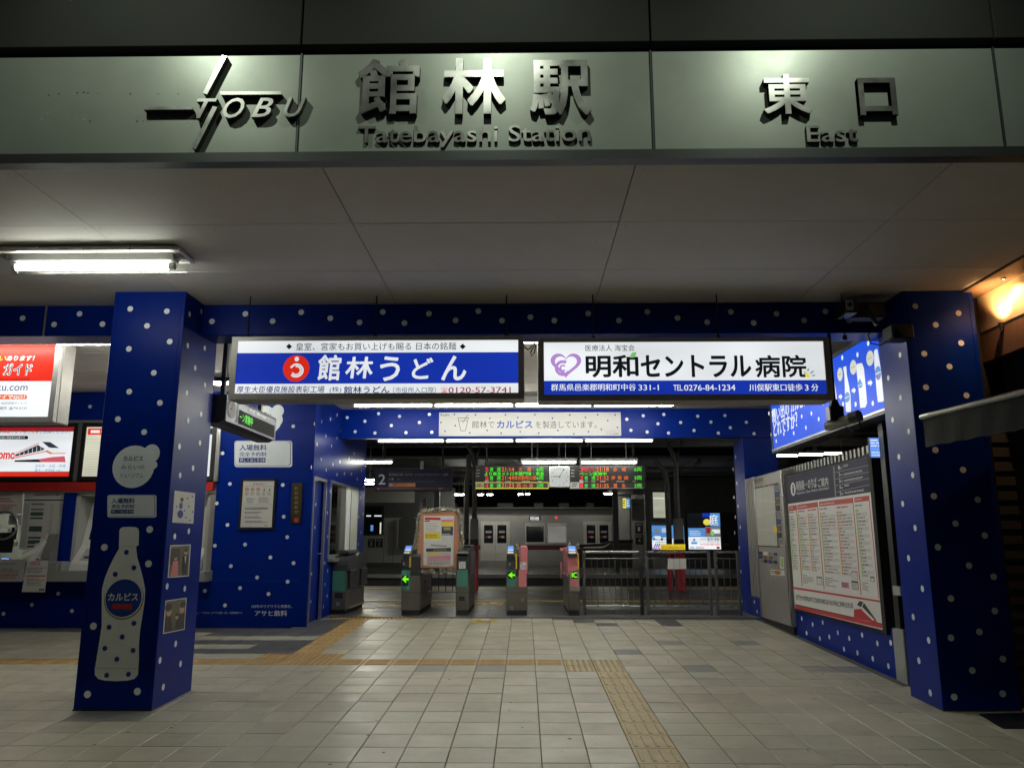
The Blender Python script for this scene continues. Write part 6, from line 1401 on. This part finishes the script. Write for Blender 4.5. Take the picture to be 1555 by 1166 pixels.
p = Print(front(YB2 + .02)); p.rect(U(562), V(806), U(566), V(797), 'lit_sky', 0); p.rect(U(555), V(784), U(562), V(782), 'lit_white', 0); p.rect(U(567), V(784), U(579), V(782), 'lit_white', 0); p.rect(U(576), V(811), U(580), V(793), 'lit_cream', 0); p.build('reflections', pb)
for x0, x1, n_ in ((559, 569.5, '1'), (571, 581.5, '4')):
    p = Print(front(YB2 - .012)); p.rect(U(x0), V(831.5), U(x1), V(817.5), 'black', 0); p.lines(U(x0 + 1.2), V(822), U(x1 - 1.2), V(818.4), 2, 'paper_grey', 1, words=4); p.text(n_, U(x0 + 4.2), V(828), U(x1 - 4.2), V(823), 'paper', 1); p.lines(U(x0 + 1.2), V(831), U(x1 - 1.2), V(829), 1, 'paper_grey', 1, words=4); p.build('notice', pb)
MB('grey_dark').prism([(U(605), V(832)), (U(635), V(832)), (U(635), V(789)), (U(628), V(786)), (U(612), V(786)), (U(605), V(789))], 'y', YB2 - .25, YB2 - .001).build('shelter_panel', pb)
bx('shelter_edge', pb, 'alu_dull', U(604), YB2 - .27, V(832), U(606), YB2 - .251, V(787))
p = Print(front(YB2)); p.e(*(0, 0, 0, 0), 'paper') if False else p.lines(U(590), V(806), U(600), V(798), 3, 'ink_grey', 0, words=4); p.build('small_print', pb)
# building on the right: lift tower, window, lit advertisements
YR2 = 34.0; FR2 = front(YR2); rb = thing('platform_building', 'grey building with lit window, adverts and lift tower right of the train', 'building', (9, YR2, ZP))
U2 = lambda x: FR2.px(x, 820)[0]; V2 = lambda y: FR2.px(1000, y)[1]
bx('wall', rb, 'grey_wall', U2(960.5), YR2, ZP, U2(984), YR2 + .2, V2(743)); bx('wall', rb, 'grey_dark', U2(984), YR2 + .05, ZP, U2(1400), YR2 + .2, V2(700))
bx('wall', rb, 'grey_wall', U2(984), YR2 + .02, ZP, U2(1018), YR2 + .049, V2(720))
for y in (766, 791): bx('wall_joint', rb, 'grey_dark', U2(960.5), YR2 - .004, V2(y), U2(984), YR2 - .0005, V2(y) + .02)
m = MB('grey_dark'); m.box(U2(990), YR2 - .02, V2(792), U2(1018), YR2 + .019, V2(744)); m.build('window_frame', rb); bx('window_pane', rb, 'window_cream', U2(993.5), YR2 - .03, V2(786), U2(1014.5), YR2 - .0205, V2(747.5))
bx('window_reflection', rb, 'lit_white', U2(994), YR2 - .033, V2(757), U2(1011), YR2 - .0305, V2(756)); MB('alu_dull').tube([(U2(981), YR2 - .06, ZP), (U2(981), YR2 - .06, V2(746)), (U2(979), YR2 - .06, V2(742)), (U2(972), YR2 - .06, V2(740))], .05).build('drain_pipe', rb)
for y0, y1, n_ in ((793, 810, '1'), (811, 826.5, '4')):
    p = Print(front(YR2 - .006)); p.rect(U2(965), V2(y1), U2(977), V2(y0), 'black', 0); p.text(n_, U2(969), V2(y1 - 4), U2(972.5), V2(y0 + 7), 'paper', 1); p.lines(U2(966), V2(y0 + 5), U2(976), V2(y0 + 1), 2, 'paper_grey', 1, words=4); p.build('notice', rb)
# tiled side passage with a lit sign, left of the tower
bx('passage_wall', rb, 'grey_wall', U2(938), YR2 + .6, ZP, U2(960), YR2 + .7, V2(752)); bx('passage_roof', rb, 'grey_dark', U2(925), YR2 - .4, V2(751), U2(962), YR2 + .8, V2(741))
ps = thing('hanging_exit_sign', 'small lit yellow and blue sign before the lift tower', 'sign', (U2(950), YR2 - .5, V2(756))); bx('housing', ps, 'dark_metal', U2(944), YR2 - .45, V2(773), U2(957), YR2 - .38, V2(755)); p = Print(front(YR2 - .45)); p.rect(U2(945), V2(772), U2(950.5), V2(757), 'lit_yellow', 0); p.rect(U2(950.8), V2(772), U2(956), V2(757), 'lit_sky', 0); p.lines(U2(945.5), V2(770), U2(950), V2(759), 3, 'lit_black', 1, words=2); p.lines(U2(951), V2(770), U2(955.5), V2(759), 3, 'lit_white', 1, words=2); p.build('lit_face', ps); bx('hanger', ps, 'dark_metal', U2(950), YR2 - .43, V2(755), U2(950.8), YR2 - .40, V2(748))
# escalator balustrade
es = thing('escalator', 'escalator balustrade with curved dark handrail before the lift tower', 'escalator', (U2(925), YR2 - 2, ZP)); FE = front(32.5); E1 = lambda x, y: FE.px(x, y)
m = MB('grey_dark'); pr = [E1(*a) for a in ((862, 862), (960, 862), (960, 822), (930, 822), (918, 832), (868, 832), (862, 838))]; m.prism([(a, max(b_, ZP)) for a, b_ in pr], 'y', 32.4, 32.5); m.build('balustrade', es)
MB('black').tube([(a, 32.35, b_) for a, b_ in (E1(*q_) for q_ in ((864, 842), (861, 836), (864, 829), (915, 827), (925, 822), (935, 821), (960, 821)))], .05).build('handrail', es); MB('steel_dark').tube([(a, 32.38, b_) for a, b_ in (E1(*q_) for q_ in ((868, 833), (915, 833), (926, 826), (960, 826)))], .02).build('trim', es)
def advert(label, x0, y0, x1, y1, fn, Y=33.9):
    f = front(Y); Pp = Print(f, (980, 700, 7.287), base=.004); a = f.px(x0, (y0 + y1) / 2); c = f.px(x1, (y0 + y1) / 2); b0 = f.px((x0 + x1) / 2, y1)[1]; t0 = f.px((x0 + x1) / 2, y0)[1]
    t = thing('lit_advert', label, 'advertisement', ((a[0] + c[0]) / 2, Y, b0), 'lit advertisements on the far platform wall')
    bx('housing', t, 'dark_metal', a[0] - .05, Y + .001, b0 - .05, c[0] + .05, Y + .095, t0 + .05); fn(Pp, a[0], b0, c[0], t0); Pp.build('lit_print', t)
def ad1(p, a, b, c, d):
    p.rect(a, b, c, d, 'lit_sky', 0); p.rect(a, b, c, b + (d - b) * .45, 'lit_white', .5); p.p([(78, 835), (280, 815), (280, 870), (78, 875)], 'lit_sky', 1); p.e(95, 745, 165, 795, 'lit_grey', 1); p.li(182, 735, 270, 790, 3, 'lit_white', 1, words=6)
    p.p([(85, 840), (110, 825), (160, 828), (185, 850), (270, 835), (280, 860), (150, 866), (85, 858)], 'lit_white', 2); p.e(170, 850, 195, 878, 'lit_black', 3); p.e(88, 845, 105, 865, 'lit_black', 3); p.li(112, 892, 250, 903, 1, 'lit_black', 2, words=7, ragged=0)
    for k in range(3): p.p([(92 + k * 22, 950), (112 + k * 22, 912), (124 + k * 22, 912), (104 + k * 22, 950)], 'lit_blue', 2)
    p.r(78, 955, 165, 978, 'lit_violet', 2); p.li(120, 960, 160, 975, 1, 'lit_white', 3)
def ad2(p, a, b, c, d):
    p.rect(a, b, c, d, 'lit_black', 0); p.e(640, 640, 720, 710, 'lit_yellow', 1); p.e(560, 670, 660, 720, 'gold', .6); p.r(718, 575, 825, 722, 'lit_sky', 1); p.t('庭', 706, 590, 806, 712, 'lit_white', 2, bold=.02); p.r(630, 575, 715, 620, 'lit_blue', .5)
    p.r(474, 740, 664, 838, 'lit_sky', 1); p.li(490, 765, 620, 825, 3, 'lit_white', 2, words=7, fill=.3); p.r(666, 725, 830, 836, 'lit_grey', 1); p.r(672, 735, 720, 800, 'lit_deepred', 2); p.e(720, 770, 765, 825, 'lit_green', 2); p.r(735, 755, 825, 800, 'lit_white', 1.5)
    p.r(478, 838, 834, 975, 'lit_white', 1)
    for (x, y) in ((540, 870), (520, 905), (560, 905), (540, 905)): p.p([(x - 18, y + 12), (x, y - 22), (x + 18, y + 12)], 'lit_sky', 2)
    p.t('株式会社', 606, 856, 672, 870, 'lit_black', 2); p.t('なりづか', 684, 846, 818, 882, 'lit_black', 2, bold=.03); p.t('0120-980-600', 642, 908, 820, 930, 'lit_red', 2, bold=.02); p.li(606, 910, 638, 930, 1, 'lit_red', 2, words=2); p.li(685, 890, 815, 898, 1, 'lit_grey', 2, words=8, ragged=0)
    p.li(500, 942, 540, 970, 2, 'lit_sky', 2, words=3); p.li(562, 942, 665, 970, 2, 'lit_grey', 2, words=6); p.r(788, 945, 822, 970, 'lit_deepred', 2)
advert('lit blue advert with white cars behind the red based column', 990, 797.5, 1039, 834, ad1); advert('lit advert with a large white character on blue and black', 1044.5, 778.5, 1095, 834, ad2)
def ad3(p, a, b, c, d): p.rect(a, b, c, d, 'black', 0); p.li(865, 905, 940, 935, 1, 'ink_red', 1, words=3)
f = front(33.9); advert('unlit dark advert panel beside the far blue post', 1099, 780, 1135, 834, ad3)
# island roof
ir = thing('island_roof', 'low dark roof over the far platform', 'roof', (0, 32, 4.3)); bx('roof_deck', ir, 'roof_steel', -25, 27.4, 4.30, 25, 37.2, 4.4)
for i in range(13): x = -18 + i * 3.0; bx('beam', ir, 'roof_steel', x, 27.5, 4.12, x + .1, 37, 4.299)
for j in range(4): bx('purlin', ir, 'roof_steel', -24, 28.5 + j * 2.5, 4.02, 24, 28.6 + j * 2.5, 4.119)
for px_, lb in ((663, 'first'), (935, 'second')):
    u = front(30).px(px_, 780)[0]; t = thing('island_column', '%s grey column under the far platform roof from the left' % lb, 'column', (u, 30, ZP)); MB('grey_dark').box(u - .1, 30, ZP, u + .1, 30.2, 4.12, bev=.01).build('shaft', t)
MB('matt_black').quad((-60, 60, -2), (60, 60, -2), (60, 60, 14), (-60, 60, 14)).build('sky_backdrop', None, kind='structure')
